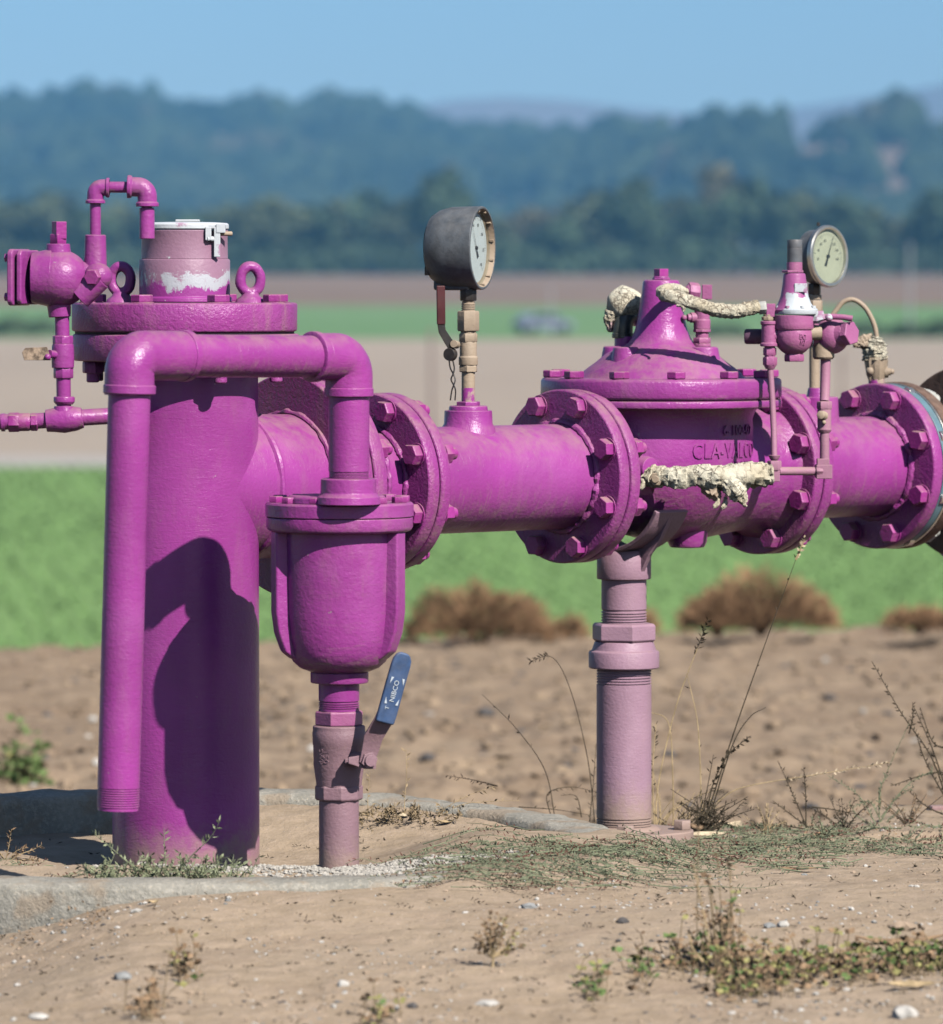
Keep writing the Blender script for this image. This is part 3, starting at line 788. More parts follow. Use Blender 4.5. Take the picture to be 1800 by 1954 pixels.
# ---- blind flange lid with eyes ------------------------------------------
zl = z_of(632.5, 8.965)
lid = thing('blind_flange', 'round purple cover plate bolted on the standpipe, two lifting eyes on top', 'flange', T((SP.x - .002, SP.y, zl)))
hl = z_of(577, 8.965) - zl
MB().lathe(flange_prof(0, hl, .1705, .003), None, 96, wob=lump(4, .004)).build('plate', M['flange'], lid, bevel=.002)
MB().lathe([(-.004, .166), (0.001, .166)], None, 64).build('gasket', M['gasket'], lid)
bolts_z(lid, hl - .0005, .149, 8, 22.5, MED, sc=1.12)
def eye(x, y, rot):
    f = T((x, y, hl)) @ Matrix.Rotation(rot, 4, 'Z')
    m = MB().lathe([(-.002, .024), (.005, .021), (.010, .014), (.016, .0115)], None, 24, closed=True)
    pts = []
    for k in range(33):
        a = -pi / 2 + 2 * pi * k / 32
        pts.append((.0155 * cos(a) * 1.0, 0, .0345 + .0200 * sin(a)))
    m.tube(pts, .0080, 14, cap=False, wob=lambda a, k: .12 * noise.noise(Vector((k * .3, a, 3))))
    m.build('lifting_eye', M['cast'], lid, f)
eye(.101, -.04, .25); eye(-.098, .03, -.25)

# ---- grey capped canister -------------------------------------------------
zc = z_of(576, 8.965)
can = thing('capped_fitting', 'mauve canister with flaking white paint and a latched lid on the round plate', 'fitting', T((SP.x - .002, SP.y - .001, zc)))
q = lambda y: z_of(y, 8.965) - zc
MB().lathe([(0, .0725), (q(568), .0715), (q(566), .069), (q(562), .0688), (q(497), .0688), (q(494), .0675)], None, 72).build('lower_sleeve', M['canister'], can, bevel=.0012)
MB().lathe([(q(494), .066), (q(492), .0655), (q(445), .0650), (q(441), .066), (q(439), .066)], None, 72).build('upper_sleeve', M['canister'], can, bevel=.001)
cap = MB().lathe([(q(437.5), .0655), (q(436.5), .067), (q(428), .067), (q(425.5), .064), (q(424), .045), (q(423), .01)], None, 72).build('lid', M['white_cap'], can, bevel=.001)
MB().box((0.005, -.005, q(421)), (.036, .03, .0035)).build('tab', M['white_flake'], cap, bevel=.0008)
lt = MB()
lt.box((.049, -.045, q(433)), (.030, .02, .006)); lt.box((.057, -.052, q(436)), (.014, .010, .014))
lt.box((.0515, -.0525, q(462)), (.0095, .007, .045)); lt.box((.0385, -.058, q(446)), (.009, .008, .02)); lt.cyl((.036, -.061, q(456)), (.046, -.052, q(456)), .004, 12)
lt.build('latch', M['white_flake'], can, bevel=.001)
MB().cyl((.055, -.046, q(446)), (.0725, -.036, q(446)), .0035, 12).build('hinge_pin', M['tan'], can)

# ---- relief valve with looped pipe on the left ---------------------------
DR = 8.80
def L3(px, py, dd=0.0, base=None):
    p = W(px, py, DR + dd); return p - (base or Vector())
b0 = W(120, 800, DR)
rv = thing('small_relief_valve', 'round bodied purple valve with square side cover on a thin upright pipe, far left', 'valve', T(b0))
P = lambda px, py, dd=0.0: W(px, py, DR + dd) - b0
mb = MB(); c = P(112, 531); mb.ball((0, 0, 0), (.046, .045, .043), T(c), 40, 24)
mb.lathe([(0, .020), (.012, .018), (.018, .0175)], T(P(111, 488)), 28)
mb.cyl(P(112, 570), P(114, 605), .0185, 28, .0165); mb.cyl(P(60, 530), P(100, 530), .037, 32, .044)
mb.build('body', M['cast'], rv, bevel=.0015)
sq = lambda h, w=.040: [(w - .006, h), (-(w - .006), h), (-w, h - .006), (-w, -(h - .006)), (-(w - .006), -h), (w - .006, -h), (w, -(h - .006)), (w, h - .006)]
fcx = lambda px, th, h: MB().extrude(sq(h), th, T(P(px, 529)) @ Matrix.Rotation(-.30, 4, 'Z') @ frame((0, 0, 0), (1, 0, 0), xhint=(0, 1, 0)))
fcx(49, .0085, .0405).build('body_flange', M['cast'], rv, bevel=.003)
cov = fcx(31, .0095, .042).build('side_cover', M['cast'], rv, bevel=.003)
for sy in (-.028, .028):
    for sz in (-.029, .029):
        Fb = T(P(31, 529)) @ Matrix.Rotation(-.30, 4, 'Z')
        MB().hexa(0, .006, .007, Fb @ frame((0, sy, sz), (-1, 0, 0))).build('cover_screw', M['cast'], cov)
MB().hexa(0, .0155, .0125, T(P(111, 466)), seg=4).box((0, 0, .01), (.017, .017, .026), T(P(113, 452)) @ Matrix.Rotation(.5, 4, 'Z')).build('plug', M['bolt'], rv, bevel=.001)
# side outlet: upright socket with a slanting arm and clamp screw
mb = MB(); mb.lathe([(0, .0185), (.004, .0172), (.058, .0158), (.0595, .0145)], T(P(182, 524)), 28)
mb.ball((0, 0, 0), (.0215, .02, .02), T(P(187, 527, -.012)), 24, 14)
mb.cyl(P(150, 565, -.012), P(190, 530, -.014), .021, 24, .019); mb.cyl(P(140, 525), P(180, 520), .02, 24, .018)
mb.build('side_outlet', M['cast'], rv, bevel=.001)
MB().hexa(0, .013, .0125, frame(P(180, 528, -.028), (-.35, -1, -.05))).build('clamp_screw', M['bolt'], rv, bevel=.001)
# looped pipe
pts = bend([P(182, 470), P(182, 357), P(280, 357), P(280, 456)], .022, 9)
MB().tube(bend([P(182, 470), P(182, 357), P(280, 357), P(280, 456)], .016, 9), .0083, 24).build('looped_pipe', M['pipe'], rv)
def elbow(pts, rb_, r, rc, lc, mat, parent, seg=28, name='elbow', bev=.001):
    """pipe elbow with collars at both open ends"""
    a, b, c = [Vector(p) for p in pts]; m = MB()
    path = bend([a, b, c], rb_, 12)
    m.tube(path, r, seg, wob=lambda an, k: .02 * noise.noise(Vector((k * .4, an, 2))))
    for e, f in ((a, b), (c, b)):
        u = (f - e).normalized(); m.lathe([(0, rc * .96), (lc * .15, rc), (lc * .8, rc), (lc, rc * .95), (lc * 1.25, r)], frame(e, u), seg)
    return m.build(name, mat, parent, bevel=bev)
elbow([P(182, 388), P(182, 358), P(209, 358)], .016, .0125, .0148, .005, M['cast'], rv)
elbow([P(243, 356), P(281, 357), P(281, 394)], .022, .0145, .0172, .006, M['cast'], rv)
MB().lathe([(0, .0115), (.046, .0112)], T(P(280.5, 455.5)), 24).build('spout', M['cast'], rv, bevel=.001)
# upright below: nipple, coupling and cock
mb = MB(); mb.tube([P(118, 590), P(119, 640), P(121, 720), P(122, 790)], .0108, 24); mb.build('nipple', M['pipe'], rv)
mb = MB(); mb.hexa(0, P(0, 640).z - P(0, 657).z, .0155, T(P(120, 657)), seg=8); mb.lathe([(0, .0165), (.013, .0170), (.031, .0165), (.036, .0155)], T(P(120, 702)), 28)
mb.hexa(0, P(0, 700).z - P(0, 722).z, .0150, T(P(121, 722)), seg=8)
ck = mb.build('cock', M['cast'], rv, bevel=.0012)
ol = [(0, -.009), (.040, -.004), (.042, .008), (.036, .014), (.004, .0115)]
MB().extrude([(-x, y) for x, y in ol][::-1], .004, frame(P(97, 676, -.018), (.0, -1, 0), xhint=(1, 0, .12))).build('rusty_lever', M['rust_pale'], ck, bevel=.0008)
MB().cyl(P(107, 677, -.01), P(94, 675, -.02), .006, 14).ball((0, 0, 0), .005, T(P(91, 681, -.023)), 10, 8).build('stem', M['cast'], ck)
mb = MB(); mb.lathe([(0, .0125), (.004, .0158), (.010, .0158), (.012, .0150)], T(P(122.5, 772)), 28)
mb.cyl(P(122, 775), P(122, 800), .0145, 24, .019); mb.tube([P(88, 803), P(100, 802), P(122, 800), P(145, 799), P(158, 797)], [.0165, .0175, .0205, .0180, .0150], 28)
mb.build('tee', M['cast'], rv, bevel=.001)
mb = MB(); mb.tube([P(-120, 806), P(0, 805), P(60, 804), P(120, 800)], .0118, 24); mb.tube([P(122, 799), P(205, 794, .01), P(262, 791, .03)], .0122, 24)
mb.build('branch_line', M['cast'], rv)
Hx = frame(P(16, 806), (1, 0, .02), .3)
MB().hexa(0, .017, .0150, Hx, seg=6).lathe([(.015, .0135), (.030, .0135), (.033, .0125)], Hx, 24).hexa(.033, .044, .0140, Hx, seg=6).build('union', M['bolt'], rv, bevel=.0012)
MB().cyl(P(10, 806), P(3, 806), .0135, 20).build('line_collar', M['cast'], rv)

# ---- air release valve and its big looped vent pipe -----------------------
DV = 8.665; DVR = 8.578; DVL = 8.29
zv0 = z_of(1668, DV)
b1 = Vector((W(647, 1668, DV).x, DV, zv0 - .01))
av = thing('air_release_valve', 'purple ribbed bucket shaped air valve on a mauve pipe in front of the standpipe', 'valve', T(b1))
zv = lambda y: z_of(y, DV) - b1.z
pv = DV / LENS_PX
xo = (648 - 647) * pv
mb = MB()
mb.lathe([(zv(1302), .035), (zv(1283), .040), (zv(1274), .058), (zv(1262), .068), (zv(1245), .0745), (zv(1215), .0795), (zv(1170), .083), (zv(1011), .0855)], T((xo, 0, 0)), 80, wob=lump(3, .004))
body = mb.build('body', M['cast'], av, bevel=.001)
for a in (-24, -163, 140, 30):
    a = radians(a); pf = [(.070, zv(1258)), (.086, zv(1242)), (.0965, zv(1205)), (.1005, zv(1165)), (.1005, zv(1011)), (.06, zv(1011)), (.05, zv(1240))]
    w = .030
    Fm = T((xo, 0, 0)) @ Matrix.Rotation(a, 4, 'Z') @ frame((0, w / 2, 0), (0, -1, 0), xhint=(1, 0, 0))
    # rib outline lies in the (radius, height) plane
    m2 = MB(); n_ = len(pf)
    vs = [(r_, s_ * w / 2, z_) for s_ in (-1, 1) for r_, z_ in pf]
    fs = [tuple(range(n_)), tuple(range(2 * n_ - 1, n_ - 1, -1))] + [(i, n_ + i, n_ + (i + 1) % n_, (i + 1) % n_) for i in range(n_)]
    m2.add(vs, fs, T((xo, 0, 0)) @ Matrix.Rotation(a, 4, 'Z')).build('rib', M['cast'], body, bevel=.004)
MB().lathe([(zv(1014), .100), (zv(1011), .105), (zv(1004), .1075), (zv(986), .1075)], T((xo, 0, 0)), 96, wob=lump(4, .006)).build('body_flange', M['cast'], av, bevel=.002)
MB().lathe([(zv(985), .1080), (zv(984), .1087), (zv(962), .1087), (zv(958), .106)], T((xo, 0, 0)), 96, wob=lump(5, .006)).build('cover', M['cast'], av, bevel=.002)
MB().lathe([(zv(959), .074), (zv(947), .0725), (zv(943), .069)], T((xo - .004, -.030, 0)), 64, wob=lump(5, .008)).build('cover_dome', M['cast'], av, bevel=.003)
bolts_z(av, zv(958.5), .0935, 12, 10, SMALL, c=(xo, 0), sc=.84)
xr = (662 - 647) * pv
yr = DVR - DV
MB().lathe([(zv(958), .047), (zv(944), .046), (zv(941), .043), (zv(936), .0405), (z_of(915, DVR) - b1.z, .0403), (z_of(912.5, DVR) - b1.z, .039)], T((W(665, 912, DVR).x - b1.x, yr, 0)), 48).build('top_socket', M['cast'], av, bevel=.0015)
MB().lathe([(zv(1303), .0415), (zv(1300), .0425), (zv(1283), .0425), (zv(1280), .040)], T((xo, 0, 0)), 48).build('bottom_socket', M['cast'], av, bevel=.001)
x7 = 0.0
MB().lathe([(zv(1356), .0298)] + threads(zv(1354), zv(1338), .0298, .0035) + [(zv(1337), .0298), (zv(1300), .0298)], T((x7, 0, 0)), 48).build('nipple', M['pipe'], av)
MB().lathe([(-.02, .0294), (zv(1526), .0292)], T((0, 0, 0)), 48).build('lower_pipe', M['faded_dull'], av)

# ball valve under the air valve
bv0 = Vector((b1.x, DV, z_of(1527, DV)))
bv = thing('ball_valve', 'mauve ball valve with a blue handle below the bucket shaped air valve', 'valve', T(bv0))
zb = lambda y: z_of(y, DV) - bv0.z
MB().hexa(zb(1385), zb(1356), .0355, Matrix.Rotation(.2, 4, 'Z'), .1).build('upper_hex', M['pilot'], bv, bevel=.0012)
MB().lathe([(zb(1500), .033), (zb(1490), .0338), (zb(1463), .0368), (zb(1460), .0372), (zb(1422), .0378), (zb(1420), .0385), (zb(1397), .0390), (zb(1395), .0383), (zb(1386), .0383), (zb(1384), .0365)], None, 64).build('body', M['faded_dull'], bv, bevel=.001)
MB().hexa(zb(1527), zb(1497), .0355, Matrix.Rotation(.12, 4, 'Z'), .12, seg=8).build('lower_hex', M['faded_dull'], bv, bevel=.0012)
tx = MB()
def on_cyl(R, zc_, ac, rot=0):
    def f(x, y, z):
        xx, yy = (x * cos(rot) - y * sin(rot), x * sin(rot) + y * cos(rot))
        a = ac + xx / R; rr = R - .0004 + z
        return (rr * sin(a), -rr * cos(a), zc_ + yy)
    return f
text(tx, '150', .0135, .0011, on_cyl(.0376, zb(1441), -.52, -pi / 2)); text(tx, 'SWP', .0115, .0011, on_cyl(.0376, zb(1441), -.76, -pi / 2))
tx.build('raised_lettering', M['faded_dull'], bv, smooth=False)
# stem, stop and lever
hx = (703 - 647) * pv
MB().cyl((.018, -.022, zb(1445)), (hx * .93, -.049, zb(1445)), .0105, 24).build('stem', M['faded_dull'], bv, bevel=.001)
sd_ = Vector((.42, -1, 0)).normalized()
MB().hexa(0, .009, .0130, frame((hx, -.054, zb(1445)), sd_, .2)).lathe([(.008, .0085), (.013, .0085)], frame((hx, -.054, zb(1445)), sd_), 20).build('stem_nut', M['faded_dull'], bv, bevel=.0008)
MB().extrude([(-.031, -.003), (-.004, -.012), (.012, -.012), (.013, .006), (-.004, .009), (-.031, .006)], .003, frame((hx, -.052, zb(1446)), sd_, xhint=(1, .42, 0))).box((hx - .026, -.046, zb(1447)), (.014, .018, .007)).build('stop', M['faded_dull'], bv, bevel=.0007)
def strip(pts, w, th, nrm):
    """flat bar following pts, width w measured across"""
    m = MB(); vs = []; P_ = [Vector(p) for p in pts]; nrm = Vector(nrm).normalized(); n_ = len(P_)
    for k in range(n_):
        t = (P_[min(k + 1, n_ - 1)] - P_[max(k - 1, 0)]).normalized(); s = t.cross(nrm).normalized(); nn = s.cross(t)
        ww = w[k] if hasattr(w, '__len__') else w
        vs += [P_[k] - s * ww / 2 - nn * th / 2, P_[k] + s * ww / 2 - nn * th / 2, P_[k] + s * ww / 2 + nn * th / 2, P_[k] - s * ww / 2 + nn * th / 2]
    fs = [(3, 2, 1, 0), tuple(4 * (n_ - 1) + i for i in range(4))]
    for k in range(n_ - 1):
        for i in range(4):
            j = (i + 1) % 4; fs.append((4 * k + i, 4 * k + j, 4 * k + 4 + j, 4 * k + 4 + i))
    return m.add(vs, fs)
H = lambda px, py, dd: Vector(((px - 647) * pv, dd, zb(py)))
lev = strip([H(700, 1452, -.058), H(708, 1425, -.060), H(714, 1400, -.063), H(733, 1368, -.078), H(742, 1345, -.080)], [.022, .026, .029, .028, .026], .0032, (.42, -1, .25)).build('lever', M['faded_dull'], bv, bevel=.001)
pg = [H(735, 1372, -.080), H(740, 1355, -.080), H(755, 1300, -.083), H(766, 1262, -.085), H(769, 1251, -.0855), H(771.5, 1243, -.086), H(773, 1238.5, -.086)]
grip = strip(pg, [.0285, .0300, .0300, .0300, .028, .0215, .012], .0085, (.42, -1, .1)).build('grip', M['blue_vinyl'], bv, bevel=.003)
gd = (pg[3] - pg[1]).normalized(); gn = Vector((.42, -1, .1)).normalized(); gs = gd.cross(gn).normalized(); gn2 = gs.cross(gd)
def on_grip(u0, v0):
    o_ = pg[1] + gd * u0 + gs * v0 + gn2 * (.0048 if gn2.dot(gn) > 0 else -.0048)
    return lambda x, y, z: tuple(o_ + gd * x - gs * y + gn2 * (z - .0002))
lg = MB(); text(lg, 'NIBCO', .0105, .0006, on_grip(.036, .0)); text(lg, 'T', .009, .0006, on_grip(.010, -.004))
og = on_grip(.036, 0)
for pl in ([(-.020, -.0065), (-.010, -.0105), (-.020, -.0105)], [(.020, -.0065), (.010, -.0105), (.020, -.0105)], [(-.020, .0065), (-.020, .0105), (-.010, .0105)], [(.020, .0065), (.020, .0105), (.010, .0105)]):
    lg.add([og(x, y, .0006) for x, y in pl], [(0, 1, 2)])
lg.build('print', M['print_white'], grip, smooth=False)

# vent pipe: lies in a plane parallel to the main, left end nearer the camera
b2 = Vector((W(666, 912, DVR).x, DVR, z_of(912, DVR)))
vp = thing('vent_pipe', 'big upside-down U shaped purple pipe standing on the air valve, open end hanging left', 'pipe', T(b2))
def V(px, py):
    """point of the vent pipe's plane (heading of the main) seen at px, py"""
    u = (px - MID_X) / LENS_PX; tb = math.tan(AX_A); x0 = b2.x
    d = (DVR - x0 * tb) / (1 - u * tb); return W(px, py, d) - b2
R2 = .0297
m = MB(); m.lathe([(0, .0290)] + threads(.0005, .009, .0292, .0022, .0006) + [(.0095, .0297), (.128, .0297)], None, 56); m.build('riser', M['pipe'], vp)
zc_, zr_ = V(620, 680), V(338, 679)
top_r = V(668, 681); top_l = V(247, 678)
riser_top = Vector((0, 0, top_r.z)); leg_top = Vector((top_l.x, top_l.y, top_l.z)); hd = (leg_top - riser_top).normalized()
elbow([Vector((0, 0, V(666, 757).z)), riser_top, riser_top + hd * .072], .040, .0345, .0350, .011, M['pipe'], vp, 48, bev=.001)
MB().lathe([(0, .0345), (.001, .0358), (.012, .0358), (.0135, .034)], T((0, 0, V(667, 757).z)), 56).build('collar', M['pipe'], vp, bevel=.001)
Lc = (leg_top - riser_top).length
MB().cyl(riser_top + hd * .05, riser_top + hd * (Lc - .06), .0304, 56).build('cross_pipe', M['pipe_h'], vp)
def ringat(s0, s1, r0, mat='pipe'):
    a_, b_ = riser_top + hd * s0, riser_top + hd * s1
    MB().lathe([(0, r0 - .003), (.0015, r0), ((b_ - a_).length - .0015, r0), ((b_ - a_).length, r0 - .003)], frame(a_, b_ - a_), 56).build('collar', M[mat], vp, bevel=.001)
ringat(.062, .074, .0368, 'cast')
elbow([Vector((leg_top.x, leg_top.y, V(246, 753).z)), leg_top, leg_top - hd * .104], .058, .0352, .0352, .011, M['pipe'], vp, 48)
ringat(Lc - .107, Lc - .094, .0366)
leg_a = Vector((leg_top.x, leg_top.y, V(246, 752).z)); leg_b = W(225, 1546, leg_top.y + DVR) - b2
MB().lathe([(0, .0350), (.001, .0370), (.012, .0370), (.0135, .0350)], frame(leg_a, leg_a - leg_b), 56).build('collar', M['pipe'], vp, bevel=.001)
ld = (leg_b - leg_a); Ll = ld.length
pf = [(0, R2)] + [(Ll - .034, R2)] + threads(Ll - .033, Ll - .003, R2, .0033, .0007) + [(Ll, R2 - .001), (Ll, R2 - .005), (Ll - .05, R2 - .006)]
MB().lathe(pf, frame(leg_a, ld), 64, closed=False).build('hanging_leg', M['pipe'], vp)
# ---- spools, control valve and the far flanges ----------------------------
F1 = LF(-.582); t0 = -.582
red = thing('reducer', 'short purple reducer between the large flange and the first small flange behind the air valve', 'pipe', LF(-.55))
O = -.55
mb = MB(); xlathe(mb, flange_prof(-.552 - O, -.526 - O, .1715), 96); weld(mb, -.526 - O, .112, .006, 3); mb.build('large_flange', M['flange'], red, bevel=.002)
mb = MB(); xlathe(mb, [(-.526 - O, .1095), (-.51 - O, .1090), (-.485 - O, .1), (-.462 - O, .0875), (-.445 - O, .0845), (-.405 - O, .0842)], 72); weld(mb, -.447 - O, .0855, .006, 4); mb.build('cone', M['pipe_h'], red)
mb = MB(); xlathe(mb, flange_prof(-.412 - O, -.3885 - O, .1397), 96); weld(mb, -.413 - O, .087, .006, 5); mb.build('small_flange', M['flange'], red, bevel=.002)
bolts_x(red, -.412 - O, .1207); bolts_x(red, -.5262 - O, .1492, 8, 1, NUT, name='nut')

sp1 = thing('pipe_spool', 'straight purple pipe length carrying the black gauge, flanged at both ends', 'pipe', LF(-.2))
O = -.2
mb = MB(); xlathe(mb, flange_prof(-.3860 - O, -.365 - O, .1397), 96); weld(mb, -.365 - O, .087, .006, 6); mb.build('left_flange', M['flange'], sp1, bevel=.002)
bolts_x(sp1, -.365 - O, .1207, 8, 1, NUT, name='nut')
mb = MB(); xlathe(mb, [(-.38 - O, .0842), (-.2 - O, .0842), (0.005 - O, .0842)], 96, wob=lump(4, .004)); mb.build('tube', M['pipe_h'], sp1)
mb = MB(); xlathe(mb, flange_prof(0 - O, .0225 - O, .1397), 96); weld(mb, 0 - O, .087, .007, 7); mb.build('right_flange', M['flange'], sp1, bevel=.002)
bolts_x(sp1, 0 - O, .1207)
# gauge boss, saddled on the pipe
bz = z_of(783, 9.363) - ZA
mb = MB(); mb.lathe([(.070, .046), (.0835, .0415), (.088, .0385), (bz, .0375)], None, 56, wob=lump(4, .01)); mb.build('boss', M['cast'], sp1, bevel=.0015)
mb = MB(); mb.lathe([(bz - .002, .031), (bz + .001, .0310), (bz + .0065, .0300), (bz + .0075, .028)], None, 48); mb.build('boss_ring', M['cast'], sp1, bevel=.001)

# black gauge on its stem
DG = 9.363
g0 = AX_O + AX * -.2; g0 = Vector((g0.x, g0.y, z_of(775, DG)))
gz = lambda y: z_of(y, DG) - g0.z
gs1 = thing('pressure_gauge', 'large black plastic pressure gauge on a tan stem with a dark red shut-off lever', 'gauge', T(g0))
MB().hexa(gz(775), gz(766), .0195, Matrix.Rotation(.3, 4, 'Z')).build('bushing', M['cast'], gs1, bevel=.0008)
mb = MB(); mb.lathe([(gz(768), .0108), (gz(740), .0108)], None, 24, closed=False); mb.build('painted_nipple', M['tee_band'], gs1)
MB().lathe([(gz(744), .0106), (gz(708), .0106)], None, 24).build('nipple', M['tan'], gs1)
MB().hexa(gz(710), gz(697), .0155, Matrix.Rotation(.4, 4, 'Z')).lathe([(gz(697), .0145), (gz(695), .0152), (gz(682), .0152), (gz(679), .0135), (gz(655), .0135), (gz(652), .0125)], None, 32).hexa(gz(653), gz(636), .0150, Matrix.Rotation(.2, 4, 'Z')).build('shut_off_body', M['tan'], gs1, bevel=.0008)
MB().lathe([(gz(637), .0125), (gz(632), .0122)], None, 24).hexa(gz(632), gz(593), .0178, Matrix.Rotation(.15, 4, 'Z'), .08).build('union_nut', M['tan'], gs1, bevel=.001)
MB().lathe([(gz(594), .010)] + threads(gz(593), gz(577), .0112, .0032, .0009) + [(gz(575), .0105)], None, 28).build('thread', M['tan'], gs1)
MB().hexa(gz(576), gz(574), .009).hexa(gz(574), gz(550), .0138, Matrix.Rotation(.5, 4, 'Z'), .1, seg=8).build('neck', M['black'], gs1, bevel=.0008)
# case
nrm = Vector((sin(radians(71.5)), -cos(radians(71.5)), 0))
gc = Vector((0, 0, 0)) + (W(922, 473, DG) - g0); R = .0662
Fg = frame(gc, nrm, xhint=(0, 0, 1))
case = MB().lathe([(-.084, .045), (-.081, .052), (-.068, .0605), (-.050, .0650), (-.004, R), (-.001, R), (0, R - .0012), (0, R - .0042), (-.013, R - .0062), (-.0135, .02), (-.0135, .0001)], Fg, 80, closed=False).build('case', M['gauge_black'], gs1, bevel=.001)
MB().lathe([(-.0845, .0455), (-.0835, .0001)], Fg, 60, closed=False).build('back_cover', M['black'], gs1)
MB().box((-.052, 0, -.046), (.030, .046, .060), Fg).build('stem_socket', M['gauge_black'], gs1, bevel=.004)
MB().lathe([(-.0125, .0565), (-.0122, .0001)], Fg, 60, closed=False).build('dial', M['dial_white'], gs1)
mb = MB()
mb.lathe([(-.0005, .0620), (-.0030, .0612), (-.0110, .0585), (-.0115, .0560), (-.0122, .0555)], Fg, 60, closed=False)
for k in range(12):
    a = k * pi / 6 + .2; mb.box((0, .0595, -.005), (.0030, .0030, .0070), Fg @ Matrix.Rotation(a, 4, 'Z'))
mb.build('bezel_ring', M['tan'], gs1)
def dial_print(parent, F, Rd, z, a0, a1, n, labels, needle, mat, nmat, num=.0075, qm=False, major=10):
    mb = MB()
    for k in range(n + 1):
        a = radians(lerp(a0, a1, k / n)); mj = k % major == 0; L = .0065 if mj else .0035; w = .0007 if mj else .0004
        mb.add([(-w / 2, Rd - L, z), (w / 2, Rd - L, z), (w / 2, Rd, z), (-w / 2, Rd, z)], [(0, 1, 2, 3)], F @ Matrix.Rotation(a, 4, 'Z'))
    for s_, a in labels:
        a = radians(a); cx, cy = -(Rd - .0125) * sin(a), (Rd - .0125) * cos(a)
        text(mb, s_, num, .0002, lambda x, y, zz, cx=cx, cy=cy: tuple(F @ Vector((cx + x, cy + y, z))))
    if qm: text(mb, 'Q', .0135, .0002, lambda x, y, zz: tuple(F @ Vector((x, -.024 + y, z))))
    mb.build('dial_print', mat, parent, smooth=False)
    a = radians(needle); N_ = F @ Matrix.Rotation(a, 4, 'Z')
    m = MB(); m.add([(-.0009, -.002, z + .0015), (.0009, -.002, z + .0015), (.0003, Rd - .003, z + .0015), (-.0003, Rd - .003, z + .0015)], [(0, 1, 2, 3)], N_)
    m.add([(-.0030, -.017, z + .0015), (.0030, -.017, z + .0015), (.0012, 0, z + .0015), (-.0012, 0, z + .0015)], [(0, 1, 2, 3)], N_)
    m.lathe([(z, .0032), (z + .003, .0028)], F, 16); m.build('needle', nmat, parent)
Fd = frame(gc, nrm, xhint=(1, 0, 0))
# dial frame: Y up, X to the right as read from the front
def face_frame(c, n):
    z = Vector(n).normalized(); y = Vector((0, 0, 1)); x = y.cross(z).normalized()
    return T(c) @ Matrix((x, y, z)).transposed().to_4x4()
FF = face_frame(gc, nrm)
dial_print(gs1, FF, .050, -.0120, 135, -135, 60, [('0', 135), ('20', 95), ('40', 55), ('60', 18), ('80', -18), ('100', -55), ('120', -95), ('140', -135)], 30, M['ink_faded'], M['ink'])
MB().lathe([(-.0085, .0590), (-.0078, .0590)], Fg, 48).build('glass', M['glass'], gs1)
bb = (W(819, 517, DG) - g0); MB().box((bb.x, bb.y, bb.z), (.014, .018, .014)).cyl(bb, bb + Vector((.02, 0, 0)), .005, 12).build('rear_screw', M['black'], gs1, bevel=.001)
G = lambda px, py, dd=0.0: W(px, py, DG + dd) - g0
strip([G(841, 545, -.02), G(841.5, 580, -.02), G(842, 619, -.018)], .0135, .006, (0.2, -1, 0)).build('lever_grip', M['red_vinyl'], gs1, bevel=.0015)
strip([G(842, 618, -.018), G(844, 632, -.017), G(855, 650, -.015), G(865, 664, -.012)], [.012, .012, .013, .015], .003, (.2, -1, 0)).build('lever', M['black'], gs1, bevel=.0008)
MB().cyl(G(872, 658, -.004), G(866, 656, -.020), .0062, 16).build('lever_nut', M['tan'], gs1, bevel=.0008)
MB().lathe([(0, .011), (.010, .010)], frame(G(862, 676, -.008), (-.5, -1, 0)), 20).build('lock_tab', M['black'], gs1, bevel=.0008)
for sgn in (1, -1):
    pts = spline([G(858 + 2 * sgn, 672, -.014), G(863 + 4 * sgn, 700, -.014), G(865, 713, -.014 - .002 * sgn), G(865 - 4 * sgn, 724, -.014), G(866, 735, -.014 + .002 * sgn), G(866 + 3.5 * sgn, 745, -.014), G(864 + 4.5 * sgn, 764, -.012)], 5)
    MB().tube(pts, .0012, 8).build('twisted_wire', M['black'], gs1)

# control valve --------------------------------------------------------------
cv = thing('control_valve', 'large purple globe control valve with tall cone bonnet and raised lettering', 'valve', LF(.23))
O = .23
C = lambda py, d=9.655: z_of(py, d) - ZA
mb = MB(); xlathe(mb, flange_prof(.0250 - O, .0470 - O, .1397), 96); mb.build('left_flange', M['flange'], cv, bevel=.002)
bolts_x(cv, .0470 - O, .1207, 8, 1, NUT, name='nut')
mb = MB(); xlathe(mb, flange_prof(.447 - O, .4695 - O, .1397), 96); mb.build('right_flange', M['flange'], cv, bevel=.002)
bolts_x(cv, .447 - O, .1207)
# body: one grid skin, flow passage swelling to the bowl, rising into the neck
mb = MB(); xlathe(mb, [(.045 - O, .100), (.055 - O, .088), (.085 - O, .083), (.12 - O, .0875), (.16 - O, .1), (.20 - O, .109), (.25 - O, .113), (.30 - O, .111), (.35 - O, .104), (.39 - O, .100), (.42 - O, .1), (.447 - O, .112)], 96, wob=lump(3, .012))
body = mb.build('body', M['cast'], cv)
BW_A, BW_B = .165, .135
MB().lathe([(-.100, .05), (-.092, .08), (-.075, .108), (-.05, .133), (-.02, .152), (.01, .162), (.035, .165), (.070, .164), (.088, .163), (.100, .168), (.112, .180)], Matrix.Diagonal((1, BW_B / BW_A, 1, 1)), 96, wob=lump(3, .008)).build('bowl', M['cast'], cv)
MB().lathe([(-.122, .012), (-.121, .028), (-.112, .0320), (-.09, .0340)], T((.03, -.03, 0)), 32).build('drain_boss', M['cast'], cv, bevel=.002)
